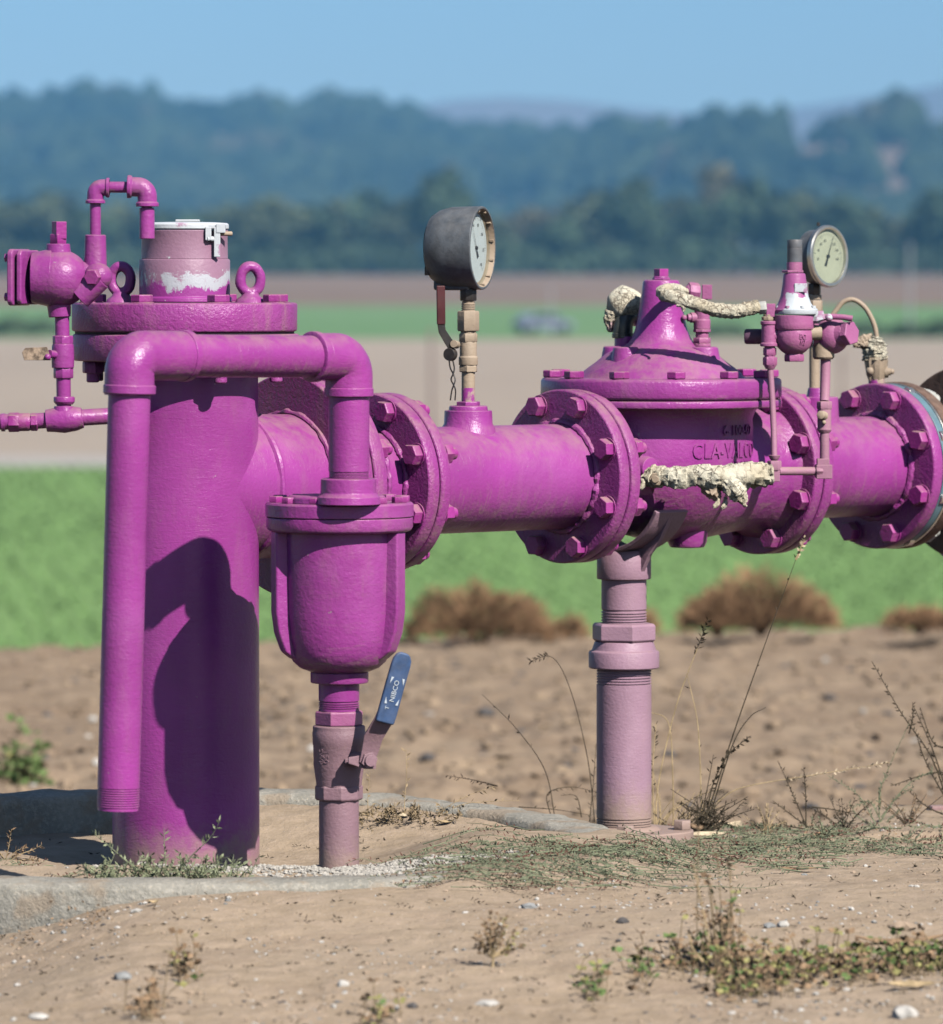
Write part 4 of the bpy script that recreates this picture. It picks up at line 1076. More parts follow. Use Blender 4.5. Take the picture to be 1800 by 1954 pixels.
MB().lathe(flange_prof(C(776), C(761.5), .1955, .002), None, 112, wob=lump(4, .004)).build('body_flange', M['cast'], cv, bevel=.0015)
MB().lathe([(C(762), .191), (C(760), .191)], None, 96).build('gasket', M['gasket'], cv)
MB().lathe(flange_prof(C(760.5), C(720), .1965, .005), None, 112, wob=lump(4, .004)).build('cover_flange', M['cast'], cv, bevel=.002)
cc = 1170.0
prof = [(C(722), .14), (C(718), .134), (C(710), .129), (C(700), .118), (C(690), .106), (C(681), .097), (C(674), .089), (C(668), .079), (C(664), .068), (C(660), .060), (C(654), .0535), (C(645), .0480), (C(630), .0430), (C(610), .0390), (C(590), .0362), (C(565), .0332), (C(540), .0300), (C(536), .0287), (C(534), .026), (C(533.5), .001)]
MB().lathe(prof, None, 80, wob=lump(3, .012)).build('cone_cover', M['cast'], cv)
for (bx, by, rr, yt) in ((.034, .070, .022, 661), (-.0085 + -.052, -.055, .0205, 661), (.056, -.062, .0235, 660.5), (-.02, .088, .024, 662)):
    pass
def boss(wx, wy, rr, yt, yb=700):
    l = Matrix.Rotation(-AX_A, 3, 'Z') @ Vector((wx, wy, 0))
    MB().lathe([(C(yb + 12), rr * 1.35), (C(yb - 12), rr * 1.12), (C(yt + 8), rr), (C(yt + 2), rr * .96), (C(yt), rr * .86)], T(l), 40, wob=lump(3, .02)).build('boss', M['cast'], cv, bevel=.002)
    return l
boss(-.059, -.055, .0215, 661); boss(.068, -.030, .0245, 661); boss(-.070, .045, .0245, 661); boss(.062, .05, .022, 662)
bolts_z(cv, C(719.5), .178, 12, 6 - math.degrees(AX_A), MB().hexa(0, .0118, .0165).mesh('cover_bolt', M['bolt']))
MB().hexa(C(534), C(530), .0155).lathe([(C(530), .0135), (C(527), .0125)], None, 24).build('plug_base', M['cast'], cv, bevel=.001)
MB().box((0, 0, C(520)), (.0175, .0175, .0125), Matrix.Rotation(.55 - AX_A, 4, 'Z')).build('plug', M['bolt'], cv, bevel=.001)
mb = MB()
def on_body(x0, z0):
    def f(x, y, z):
        xx = x0 + x; sc_ = interp([(-.05, .133 / .165), (-.02, .152 / .165), (.01, .162 / .165), (.035, 1), (.09, .99)], z0 + y)
        return (xx, -BW_B * sc_ * sqrt(max(0, 1 - (xx / (BW_A * sc_)) ** 2)) - z + .0012, z0 + y)
    return f
text(mb, 'CLA-VALCO', .0345, .0036, on_body(.026, .038), space=1.06, xs=.84)
text(mb, '150/2N 614', .0210, .0045, on_body(.070, .0130), space=1.0, xs=.85)
text(mb, '6-100-02', .0230, .0045, on_body(.050, .0710), space=1.05)
mb.build('raised_lettering', M['cast'], cv, smooth=False)
# side port plug low on the left
MB().lathe([(0, .022), (.012, .020), (.02, .018)], frame((-.125, -.082, .012), (0, -1, 0)), 28).build('side_port', M['cast'], cv, bevel=.001)

# downstream spool
sp2 = thing('pipe_spool', 'short purple flanged pipe at the right carrying the silver gauge stem', 'pipe', LF(.6))
O = .6
mb = MB(); xlathe(mb, flange_prof(.4725 - O, .494 - O, .1397), 96); weld(mb, .494 - O, .087, .006, 9); mb.build('left_flange', M['flange'], sp2, bevel=.002)
bolts_x(sp2, .494 - O, .1207, 8, 1, NUT, name='nut')
mb = MB(); xlathe(mb, [(.49 - O, .0842), (.6 - O, .0842), (.74 - O, .0842)], 96, wob=lump(4, .004)); mb.build('tube', M['pipe_h'], sp2)
mb = MB(); xlathe(mb, flange_prof(.735 - O, .7585 - O, .1397), 96); weld(mb, .735 - O, .087, .008, 10); mb.build('right_flange', M['flange'], sp2, bevel=.002)
bolts_x(sp2, .735 - O, .1207)
MB().lathe([(.068, .040), (.083, .035), (z_of(757, 9.905) - ZA, .0335)], T((.0, 0, 0)), 48).build('boss', M['cast'], sp2, bevel=.002)
MB().lathe([(z_of(757, 9.905) - ZA - .002, .020), (z_of(740, 9.905) - ZA, .0165)], T((0, 0, 0)), 24).build('bushing', M['cast'], sp2, bevel=.001)

# butterfly valve body beyond: steel ring, rusted flange and a further flange
bf = thing('wafer_valve', 'blue grey steel ring with brown rusted flange at the right edge', 'valve', LF(.77))
O = .77
mb = MB(); xlathe(mb, [(.7600 - O, .1375), (.7610 - O, .1385), (.7745 - O, .1385)], 96); mb.build('ring', M['teal'], bf, bevel=.001)
mb = MB(); xlathe(mb, flange_prof(.7748 - O, .7790 - O, .1405, .001), 96); mb.build('seal', M['steel'], bf, bevel=.0006)
bolts_x(bf, .7615 - O, .1330, 8, 1, MB().lathe([(0, .0105), (.012, .0105), (.0125, .009)], None, 20).mesh('stud', M['steel']), name='stud')
mb = MB(); xlathe(mb, flange_prof(.7792 - O, .806 - O, .1415), 96); mb.build('rusted_flange', M['rust'], bf, bevel=.002)
mb = MB(); xlathe(mb, [(.8 - O, .085), (1.0 - O, .085)], 64); mb.build('rusted_pipe', M['rust'], bf)
f2 = thing('rusted_flange', 'dark brown rusted flange cut off by the right edge, behind the pale nut', 'flange', LF(.955))
mb = MB(); xlathe(mb, flange_prof(0.003, .03, .166), 96); mb.build('plate', M['rust'], f2, bevel=.002)
bolts_x(bf, .806 - O, .1207, 8, 1, MB().lathe([(0, .020), (.003, .020)], None, 24).hexa(.003, .021, .0185).lathe([(.02, .0095), (.036, .0095)], None, 16).mesh('pale_nut', M['zinc']), name='nut')

# ---- silver gauge on its stalk --------------------------------------------
DS = 9.905
s0 = LF(.6).translation; s0 = Vector((s0.x, s0.y, z_of(742, DS)))
S_ = lambda px, py, dd=0.0: W(px, py, DS + dd) - s0
sz_ = lambda y: z_of(y, DS) - s0.z
gs2 = thing('pressure_gauge', 'steel rimmed gauge with a yellowed dial and thin needle on a tan stalk', 'gauge', T(s0))
xs_ = S_(1554, 600).x
MB().lathe([(-.005, .0088), (sz_(655), .0088)], T((0, 0, 0)), 20).build('stalk', M['tan'], gs2)
gs2.location = (W(1555, 600, DS).x, s0.y, s0.z); s0 = Vector(gs2.location)
MB().lathe([(sz_(656), .013), (sz_(640), .014), (sz_(600), .014)], None, 24).build('coupling', M['black'], gs2)
MB().hexa(sz_(602), sz_(573), .0145, Matrix.Rotation(.3, 4, 'Z'), .08).hexa(sz_(572), sz_(562), .0120, Matrix.Rotation(.1, 4, 'Z')).lathe([(sz_(563), .0095), (sz_(541), .0085)], None, 20).build('stem_nuts', M['tan'], gs2, bevel=.0008)
MB().hexa(sz_(562), sz_(541), .0112, Matrix.Rotation(.3, 4, 'Z'), .1).build('neck', M['black'], gs2)
n2 = Vector((sin(radians(49.5)), -cos(radians(49.5)), .04)).normalized()
c2 = S_(1579, 489, -.01); F2 = frame(c2, n2, xhint=(0, 0, 1)); R = .0523
MB().lathe([(-.0335, .0001), (-.0335, .040), (-.031, .0450), (-.004, .0470), (-.001, .049)], F2, 72, closed=False).build('case', M['black_case'] if 'black_case' in M else M['gauge_black'], gs2, bevel=.001)
MB().lathe([(-.004, .0475), (-.0035, .0512), (-.001, R), (.004, R), (.0062, R - .0018), (.0066, R - .0045), (.0055, R - .0068), (.0, R - .0078)], F2, 80, closed=False).build('rim', M['steel'], gs2)
MB().lathe([(.0002, .0448), (.0004, .0001)], F2, 60, closed=False).build('dial', M['dial_cream'], gs2)
dial_print(gs2, face_frame(c2, n2), .0395, .0009, 135, -135, 50, [('0', 135), ('20', 100), ('40', 68), ('60', 40), ('80', 14), ('120', -40), ('140', -68), ('160', -100), ('200', -135)], -24, M['ink_faded'], M['ink'], num=.0066, qm=True)
MB().lathe([(.0040, .0452), (.0045, .0452)], F2, 48).build('glass', M['glass'], gs2)
MB().lathe([(0, .003), (.006, .0025)], T(S_(1562, 431, .01)), 10).build('vent_plug', M['black'], gs2)

# ---- pilot valve with its fittings, in front of the control valve -----------
DP = 9.525
p0 = W(1515, 688, DP)
pl = thing('pilot_valve', 'small pink pilot valve with a grey cap and flaking white cone, beside the silver gauge', 'valve', T(p0))
pz = lambda y: z_of(y, DP) - p0.z
Q = lambda px, py, dd=0.0: W(px, py, DP + dd) - p0
MB().lathe([(pz(501), .0122), (pz(474), .0122), (pz(473.5), .0119), (pz(472), .0122), (pz(459), .0122), (pz(457), .0112)], T((Q(1517, 0).x, 0, 0)), 32).build('grey_cap', M['grey_pvc'], pl)
MB().lathe([(pz(517), .0128), (pz(500), .0126)], T((Q(1516.5, 0).x, 0, 0)), 32).build('cap_base', M['pilot'], pl)
MB().hexa(pz(520.5), pz(515.5), .0175, T((Q(1513, 0).x, 0, 0))).build('lock_nut', M['pilot'], pl, bevel=.0006)
MB().lathe([(pz(592), .0345), (pz(586), .031), (pz(578), .0265), (pz(565), .0225), (pz(545), .0198), (pz(526), .0180), (pz(522), .0170), (pz(521), .014)], T((Q(1516.5, 0).x, 0, 0)), 56).build('spring_cover', M['cone_paint'], pl, bevel=.0008)
MB().lathe([(pz(600), .0345), (pz(598), .0355), (pz(590), .0355), (pz(588), .033)], T((Q(1519, 0).x, 0, 0)), 56).build('cover_rim', M['cone_paint'], pl, bevel=.0008)
for k in range(8):
    a = k * pi / 4 + .3; MB().lathe([(0, .0035), (.004, .0032)], T((Q(1519, 0).x + .031 * cos(a), .031 * sin(a), pz(588))), 10).build('rim_screw', M['white_flake'], pl)
MB().box((Q(1527, 0).x, -.0205, pz(549)), (.020, .003, .014)).build('name_tag', M['white_flake'], pl, bevel=.0008)
MB().lathe([(pz(629), .0312), (pz(625), .0328), (pz(618), .0335), (pz(601), .0335)], T((Q(1515, 0).x, 0, 0)), 56).build('diaphragm_ring', M['pilot'], pl, bevel=.001)
MB().lathe([(pz(676), .013), (pz(670), .020), (pz(662), .0265), (pz(650), .030), (pz(635), .0305), (pz(628), .029)], T((Q(1515, 0).x, 0, 0)), 56, wob=lump(3, .01)).build('bowl', M['pilot'], pl, bevel=.001)
MB().hexa(pz(690), pz(675), .0162, T((Q(1516, 0).x, 0, 0)), .18).build('bottom_plug', M['pilot'], pl, bevel=.001)
tl = MB(); text(tl, 'EG', .011, .0012, lambda x, y, z: (Q(1541, 0).x - .008 + x, -sqrt(max(1e-6, .0300 ** 2 - (x + .008) ** 2)) - z + .0006, pz(642) + y)); text(tl, '1/2', .008, .0012, lambda x, y, z: (Q(1541, 0).x - .008 + x, -sqrt(max(1e-6, .0300 ** 2 - (x + .008) ** 2)) - z + .0006, pz(651) + y))
tl.build('raised_lettering', M['pilot'], pl, smooth=False)
# second little valve to the right
c3 = Q(1588, 640, .02)
r_ = .0285
MB().ball((0, 0, 0), (r_, r_, r_ * 1.05), T(c3), 32, 20).cyl(c3 + Vector((-.03, .0, 0)), c3, .019, 28).build('strainer_body', M['pilot'], pl)
fx = Vector((.72, -.6, .10)).normalized()
MB().lathe([(.0, .0265), (.026, .0190), (.030, .0185)], frame(c3, fx), 36).build('strainer_cone', M['pilot'], pl, bevel=.001)
MB().hexa(.028, .041, .0205, frame(c3, fx, .3), .1).build('strainer_cap', M['pilot'], pl, bevel=.001)
MB().lathe([(pz(686), .0145), (pz(682), .0175), (pz(655), .0180)], T(Q(1572, 0, .02) * Vector((1, 1, 0)) if False else (Q(1572, 688, .02).x, .02, 0)), 24).build('strainer_base', M['tan'], pl, bevel=.001)
MB().tube([Q(1556, 606, -.005), Q(1590, 604, -.01), Q(1610, 605, -.012), Q(1627, 608, -.014)], [.0058, .0048, .0046, .0050], 16).build('cross_handle', M['pilot'], pl)
MB().tube([Q(1548, 606), Q(1562, 606, -.01), Q(1574, 603, -.01)], [.010, .0085, .007], 12, wob=lambda a, k: .3 * sin(3 * a + k)).ball((0, 0, 0), .0065, T(Q(1582, 606, -.012)), 12, 8).build('wing_nut', M['white_flake'], pl)
MB().lathe([(0, .012), (.03, .012)], frame(Q(1532, 635), (1, .1, 0)), 24).build('link_nipple', M['tan'], pl)
# tee at the left with the dark stub
MB().lathe([(pz(661), .0130), (pz(660), .0148), (pz(655), .0148), (pz(653.5), .0125), (pz(620), .0125), (pz(618.5), .0142), (pz(613), .0142), (pz(612), .012)], T((Q(1468, 0).x, -.005, 0)), 32).build('tee', M['pilot'], pl, bevel=.0006)
MB().cyl(Q(1468, 639, -.005), Q(1494, 640, 0), .0115, 24).lathe([(0, .0135), (.007, .0135)], frame(Q(1484, 640, -.002), (1, .1, 0)), 24).build('tee_branch', M['pilot'], pl, bevel=.0006)
MB().lathe([(0, .0110), (.003, .0124), (.028, .0124)], frame(Q(1421.5, 642, .03), (1, -.15, 0)), 28).build('dark_stub', M['dark_purple'], pl, bevel=.001)
MB().box(tuple(Q(1471, 592, -.005)), (.0145, .016, .0215)).build('corner_block', M['pilot'], pl, bevel=.001)
MB().lathe([(0, .0085), (.012, .0085)], T(Q(1467, 614, -.005)), 16).hexa(0, .006, .0105, T(Q(1466, 611, -.005)), seg=8).build('joint', M['tan'], pl, bevel=.0006)
MB().lathe([(pz(682), .0085), (pz(655), .0085)], T((Q(1469, 0).x, -.005, 0)), 16).hexa(pz(678), pz(663), .0108, T((Q(1469, 0).x, -.005, 0)), .12).lathe([(pz(681), .008), (pz(677), .008)], T((Q(1469, 0).x, -.005, 0)), 16).hexa(pz(697), pz(681), .0118, T((Q(1469.5, 0).x, -.005, 0)), .12).lathe([(pz(704), .007), (pz(697), .010)], T((Q(1469.5, 0).x, -.005, 0)), 16).build('tube_nut', M['pilot'], pl, bevel=.0006)
# impulse tubes
MB().tube([Q(1470, 700, -.005), Q(1474, 760, -.01), Q(1477, 820, -.02), Q(1478, 882, -.03)], .0050, 16).build('thin_tube', M['tube'], pl)
MB().lathe([(0, .0055), (.003, .0078), (.008, .0098)], T(Q(1478, 878, -.03)), 20).hexa(-.015, 0.001, .0118, T(Q(1478, 880, -.03)), .1).box((0, 0, -.0235), (.0105, .016, .0175), T(Q(1482, 880, -.03))).build('lower_fitting', M['tube'], pl, bevel=.0008)
MB().cyl(Q(1486, 899, -.03), Q(1562, 899, -.0), .0068, 18).build('cross_tube', M['tube'], pl)
MB().box((0, 0, 0), (.0255, .022, .0225), T(Q(1573, 900, .0))).box((0, 0, 0), (.020, .020, .017), T(Q(1571, 885, .0))).hexa(.0, .012, .0125, frame(Q(1556, 899, -.002), (1, .1, 0))).build('elbow_block', M['tube'], pl, bevel=.0012)
MB().tube([Q(1576, 684, .02), Q(1575, 730, .02), Q(1574, 766, .01)], [.0082, .0082, .0078], 20).build('thick_tube', M['tube'], pl)
MB().lathe([(0, .0078), (.045, .0075)], T(Q(1574, 876, .0)), 20).build('lower_tube', M['tube'], pl)
MB().hexa(0, .013, .0125, T(Q(1573.5, 781, .0)), .1).lathe([(-.033, .0102), (-.032, .0112), (0, .0112)], T(Q(1573.5, 781, .0)), 24).lathe([(-.038, .0085), (-.033, .0118), (-.030, .0118)], T(Q(1573.5, 781, .0)), 24).build('needle_valve', M['tube'], pl, bevel=.0008)
MB().lathe([(0, .0085), (.006, .0070), (.014, .0066), (.015, .005)], frame(Q(1571, 793, -.008), (-.35, -1, .1)), 16).ball((0, 0, 0), .0035, T(Q(1573, 806, -.014)), 10, 8).build('needle_knob', M['tan'], pl)

# fitting on the right boss and the taped hose ------------------------------
DF = 9.64
f0 = W(1340, 661, DF)
ft = thing('needle_valve', 'small pink needle valve standing on the right shoulder of the control valve cover', 'valve', T(f0))
fz_ = lambda y: z_of(y, DF) - f0.z
Y_ = lambda px, py, dd=0.0: W(px, py, DF + dd) - f0
MB().lathe([(0, .0145), (fz_(656), .0142), (fz_(655), .012), (fz_(653), .012)], None, 24).hexa(fz_(656), fz_(644), .0148, Matrix.Rotation(.2, 4, 'Z'), .15).build('base_nut', M['pilot'], ft, bevel=.0006)
MB().lathe([(fz_(646), .0105), (fz_(634), .0105)], None, 20).hexa(fz_(634), fz_(628), .0145, None, .1, seg=8).lathe([(fz_(628), .0135), (fz_(611), .0140), (fz_(609), .0125), (fz_(585), .0125)], None, 28).build('body', M['pilot'], ft, bevel=.0008)
MB().cyl(Y_(1318, 606, -.005), Y_(1335, 606), .0085, 18).cyl(Y_(1312, 606, -.007), Y_(1320, 606, -.005), .0062, 16).ball((0, 0, 0), .0046, T(Y_(1306, 606, -.008)), 12, 8).build('side_knob', M['pilot'], ft, bevel=.0006)
MB().lathe([(fz_(588), .009), (fz_(570), .009)], None, 16).box((.008, 0, fz_(557)), (.016, .018, .024)).build('top_block', M['pilot'], ft, bevel=.001)
MB().hexa(0, .018, .0155, frame(Y_(1333, 558, -.002), (-.9, -.25, .1)), .2, seg=8).ball((0, 0, 0), (.0125, .012, .0125), T(Y_(1320, 556, -.006)), 20, 12).build('hose_nut', M['pilot'], ft, bevel=.0008)

def taped(name, pts, rad, seed, n=14, amp=.15, fq=.8):
    P_ = spline(pts, n); m = len(P_); k_ = len(pts)
    rr = [interp([(i * n, r) for i, r in enumerate(rad)], q) for q in range(m)] if hasattr(rad, '__len__') else [rad] * m
    mb = MB()
    def wob(a, k):
        return amp * noise.noise(Vector((cos(a) * 1.3, sin(a) * 1.3, k * .12 * fq + seed))) + amp * .8 * noise.noise(Vector((cos(a) * 3.0, sin(a) * 3.0, k * .26 * fq + seed))) + .13 * (((k * .33 * fq * fq + a / 6.283) % 1.0) - .5)
    mb.tube(P_, rr, 26, wob=wob); return mb
h1 = thing('taped_hose', 'cracked cream taped hose looping in front of the valve cone to the pilot tee', 'hose', T(W(1320, 560, 9.6)))
hb = Vector(h1.location)
Z_ = lambda px, py, d: W(px, py, d) - hb
taped('tape', [Z_(1309, 557, 9.63), Z_(1290, 551, 9.60), Z_(1270, 551, 9.555), Z_(1264, 560, 9.525), Z_(1290, 568, 9.51), Z_(1330, 580, 9.505), Z_(1366, 591, 9.505), Z_(1400, 594, 9.51), Z_(1430, 589, 9.515), Z_(1447, 584, 9.52)],
      [.0072, .0078, .0085, .0100, .0110, .0108, .0110, .0115, .0112, .0105], 3).build('tape', M['wrap'], h1)
MB().hexa(0, .013, .0110, frame(Z_(1448, 588, 9.52), (1, .0, .1), .3), .1).cyl(Z_(1444, 588, 9.52), Z_(1466, 592, 9.52), .0075, 16).build('end_nut', M['zinc'], h1, bevel=.0008)
MB().tube(spline([Z_(1292, 583, 9.50), Z_(1300, 584, 9.495), Z_(1306, 588, 9.49), Z_(1304, 594, 9.49)], 4), .0022, 8).build('loose_strand', M['wrap'], h1)

h2 = thing('taped_pipe', 'lumpy cream taped pipe with hanging cock in front of the control valve body', 'hose', T(W(1350, 905, 9.47)))
hb = Vector(h2.location)
taped('tape', [Z_(1232, 912, 9.50), Z_(1250, 911, 9.485), Z_(1275, 909, 9.475), Z_(1300, 912, 9.47), Z_(1330, 908, 9.465), Z_(1360, 910, 9.462), Z_(1400, 912, 9.47), Z_(1430, 907, 9.48), Z_(1460, 906, 9.488), Z_(1474, 905, 9.49)],
      [.0135, .0175, .0160, .0180, .0165, .0200, .0220, .0200, .0185, .0165], 8, amp=.24, fq=.6).build('tape', M['wrap2'], h2)
taped('lump', [Z_(1385, 915, 9.46), Z_(1398, 930, 9.45), Z_(1410, 944, 9.455), Z_(1422, 958, 9.46)], [.012, .0155, .0145, .0060], 15, amp=.3).build('hanging_lump', M['wrap2'], h2)
taped('lump', [Z_(1345, 925, 9.47), Z_(1362, 938, 9.465), Z_(1372, 952, 9.465)], [.010, .0125, .006], 25, amp=.4).build('dark_lump', M['tan'], h2)
MB().hexa(0, .010, .0115, frame(Z_(1254, 914, 9.475), (-.25, -1, 0)), .15).lathe([(.008, .0062), (.014, .0058)], frame(Z_(1254, 914, 9.475), (-.25, -1, 0)), 14).build('end_plug', M['tan'], h2, bevel=.0008)
for x0, y0, x1, y1 in ((1372, 948, 1362, 970), (1385, 950, 1378, 972), (1412, 955, 1423, 968), (1226, 915, 1222, 935)):
    MB().tube(spline([Z_(x0, y0, 9.46), Z_((x0 + x1) / 2 + 3, (y0 + y1) / 2, 9.455), Z_(x1, y1, 9.455)], 4), [.0034] * 8 + [.0018], 8, wob=lambda a, k: .3 * sin(a * 2 + k)).build('tape_tail', M['wrap'], h2)

# black elbow with taped top behind the cone
DB = 9.71
e0 = W(1192, 660, DB)
el = thing('hose_elbow', 'black rubber elbow under a cream taped dome left of the valve cone', 'hose', T(e0))
E_ = lambda px, py, dd=0.0: W(px, py, DB + dd) - e0
MB().lathe([(-.02, .0185), (E_(0, 642).z, .0180)], T((E_(1194, 0).x, 0, 0)), 28).build('stub', M['cast'], el)
MB().tube(bend([E_(1189, 644), E_(1189, 604), E_(1230, 603, .03)], .022, 10), [.0165] * 13, 28).lathe([(0, .0180), (.008, .0180)], T(E_(1189, 645)), 28).build('elbow', M['rubber'], el, bevel=.0008)
mb = MB(); mb.ball((0, 0, 0), (.0300, .0290, .0300), T(E_(1193, 580, .012)), 34, 22)
mb.v = [tuple(Vector(v) + Vector((noise.noise(Vector(v) * 60), noise.noise(Vector(v) * 60 + Vector((5, 0, 0))), noise.noise(Vector(v) * 60 + Vector((0, 9, 0))))) * .0030) for v in mb.v]
mb.build('taped_dome', M['wrap'], el)
taped('side', [E_(1166, 592, .0), E_(1164, 612, .004), E_(1166, 632, .01)], [.009, .0095, .005], 31, amp=.4).build('side_tape', M['wrap'], el)

# ---- tan air cock with a curved hose ---------------------------------------
DA = 10.05
a0 = W(1673, 738, DA)
ac = thing('air_cock', 'crusted tan and cream cock with a thin curved hose above the right hand flange', 'valve', T(a0))
A_ = lambda px, py, dd=0.0: W(px, py, DA + dd) - a0
az = lambda y: z_of(y, DA) - a0.z
MB().lathe([(-.012, .0135), (az(724), .0138), (az(722), .012)], None, 24).build('painted_base', M['tee_band'], ac)
MB().lathe([(az(728), .012), (az(716), .0165), (az(700), .0185), (az(688), .0200), (az(682), .0195)], None, 28, wob=lump(5, .25)).build('body', M['tan'], ac)
MB().ball((0, 0, 0), .0075, T(A_(1661, 708, -.012)), 14, 9).cyl(A_(1685, 710), A_(1700, 709), .0065, 14).ball((0, 0, 0), .0048, T(A_(1702, 709)), 12, 8).lathe([(0, .010), (.006, .010)], frame(A_(1688, 710), (1, 0, .1)), 16).build('side_screw', M['tan'], ac)
taped('t', [A_(1672, 686), A_(1670, 668), A_(1670, 652), A_(1672, 642)], [.0205, .0190, .0165, .012], 41, amp=.3).build('tape', M['wrap'], ac)
taped('t2', [A_(1664, 650), A_(1650, 652, -.005), A_(1639, 658, -.008), A_(1638, 664, -.008)], [.011, .010, .0095, .005], 51, amp=.45).build('side_tape', M['tan'], ac)
MB().tube(spline([A_(1674, 646), A_(1668, 618), A_(1652, 588), A_(1630, 572), A_(1610, 576), A_(1596, 592), A_(1587, 604)], 9), .0042, 14).build('curved_hose', M['tan'], ac)

# ---- adjustable pipe stand under the control valve -----------------------------
DK = 9.60
ps0 = Vector((W(1191, 1600, DK).x, DK, z_of(1606, DK)))
st = thing('pipe_stand', 'mauve adjustable pipe stand with a saddle holding up the control valve', 'stand', T(ps0))
kz = lambda y: z_of(y, DK) - ps0.z
MB().lathe([(kz(1590), .0440)] + threads(kz(1584), kz(1561), .0445, .0040, .0010) + [(kz(1560), .0445), (kz(1310), .0445)] + threads(kz(1308), kz(1276), .0445, .0045, .0012) + [(kz(1275), .042)], None, 64).build('lower_pipe', M['faded'], st)
MB().lathe([(kz(1275), .0555), (kz(1273), .0572), (kz(1245), .0572), (kz(1242), .0560), (kz(1240), .0520), (kz(1232), .0500), (kz(1224), .0475)], None, 64).build('reducing_collar', M['faded'], st, bevel=.001)
MB().hexa(kz(1224), kz(1189), .0530, Matrix.Rotation(-.28, 4, 'Z'), .12).build('collar_hex', M['faded'], st, bevel=.0012)
MB().lathe([(kz(1192), .0360)] + threads(kz(1190), kz(1164), .0368, .0042, .0012) + [(kz(1162), .0366), (kz(1100), .0366)], None, 56).build('upper_pipe', M['faded'], st)
MB().lathe([(kz(1105), .0430), (kz(1103), .0440), (kz(1058), .0440), (kz(1050), .040)], None, 56).build('saddle_socket', M['faded'], st, bevel=.0012)
Fk = Matrix.Rotation(AX_A, 4, 'Z'); hz = ZA - ps0.z
mb = MB(); w2 = .036; vs = []; fs = []; n_ = 28
for k in range(n_ + 1):
    a = radians(lerp(-63, 63, k / n_)); 
    for rr_ in (.118, .126):
        for xx in (-w2, w2): vs.append((xx, rr_ * sin(a), hz - rr_ * cos(a)))
for k in range(n_):
    b_ = 4 * k
    for i, j in ((0, 1), (1, 3), (3, 2), (2, 0)): fs.append((b_ + i, b_ + j, b_ + 4 + j, b_ + 4 + i))
fs += [(0, 2, 3, 1), (4 * n_, 4 * n_ + 1, 4 * n_ + 3, 4 * n_ + 2)]
mb.add(vs, fs, Fk).build('saddle', M['faded'], st, bevel=.002)
zs0 = kz(1100)
for sg in (-1, 1):
    ol = [(.038 * sg, zs0)] + [((.126 + .016 * sstep(60, 20, b)) * sin(radians(b)) * sg, hz - (.126 + .016 * sstep(60, 20, b)) * cos(radians(b))) for b in (62, 50, 38, 26)][::-1] + [(.100 * sg, hz - .066)] + [(.122 * sin(radians(b)) * sg, hz - .122 * cos(radians(b))) for b in (50, 38, 26, 14, 2)]
    vs = [(s_ * .0045, y_, z_) for s_ in (-1, 1) for y_, z_ in ol]; n_ = len(ol)
    fs = [tuple(range(n_)), tuple(range(2 * n_ - 1, n_ - 1, -1))] + [(i, n_ + i, n_ + (i + 1) % n_, (i + 1) % n_) for i in range(n_)]
    MB().add(vs, fs, Fk).build('gusset', M['faded'], st, bevel=.001)
def base_plate(mb, rr=.112, h0=0, h1=.022):
    o_ = []
    for k in range(72):
        a = 2 * pi * k / 72; q_ = rr * (1 - .10 * (0.5 - .5 * cos(4 * a)) ** 2); o_.append((q_ * cos(a), q_ * sin(a)))
    return mb.extrude(o_, h1 - h0, T((0, 0, h0)))
base_plate(MB(), .113, kz(1626), kz(1583)).lathe([(kz(1584), .062), (kz(1578), .055), (kz(1576), .052)], None, 56).build('base_plate', M['faded'], st, bevel=.003)
for k in range(4):
    a = k * pi / 2 + .0
    MB().hexa(0, .0155, .0155).build('bolt', M['faded'], st, T((.0945 * cos(a), .0945 * sin(a), kz(1583.5))) @ Matrix.Rotation(.5, 4, 'Z'), bevel=.001)
# second stand, mostly beyond the right edge
s2x = AX_O + AX * 1.05
st2 = thing('pipe_stand', 'purple pipe stand at the right edge, only saddle arm and base bolt showing', 'stand', T((s2x.x, s2x.y, -.110)))
hz2 = ZA + .110
mb = MB(); vs = []; fs = []; n_ = 28
for k in range(n_ + 1):
    a = radians(lerp(-63, 63, k / n_))
    for rr_ in (.184, .192):
        for xx in (-w2, w2): vs.append((xx, rr_ * sin(a), hz2 - rr_ * cos(a)))
for k in range(n_):
    b_ = 4 * k
    for i, j in ((0, 1), (1, 3), (3, 2), (2, 0)): fs.append((b_ + i, b_ + j, b_ + 4 + j, b_ + 4 + i))
fs += [(0, 2, 3, 1), (4 * n_, 4 * n_ + 1, 4 * n_ + 3, 4 * n_ + 2)]
mb.add(vs, fs, Fk).build('saddle', M['cast'], st2, bevel=.002)
MB().lathe([(0, .0445), (hz2 - .190, .0445)], None, 48).build('post', M['cast'], st2)
base_plate(MB(), .13, -.01, .022).build('base_plate', M['cast'], st2, bevel=.003)
for k in range(4):
    a = k * pi / 2 + pi + .02
    MB().hexa(0, .017, .0165).build('bolt', M['cast'], st2, T((.107 * cos(a), .107 * sin(a), .022)), bevel=.001)
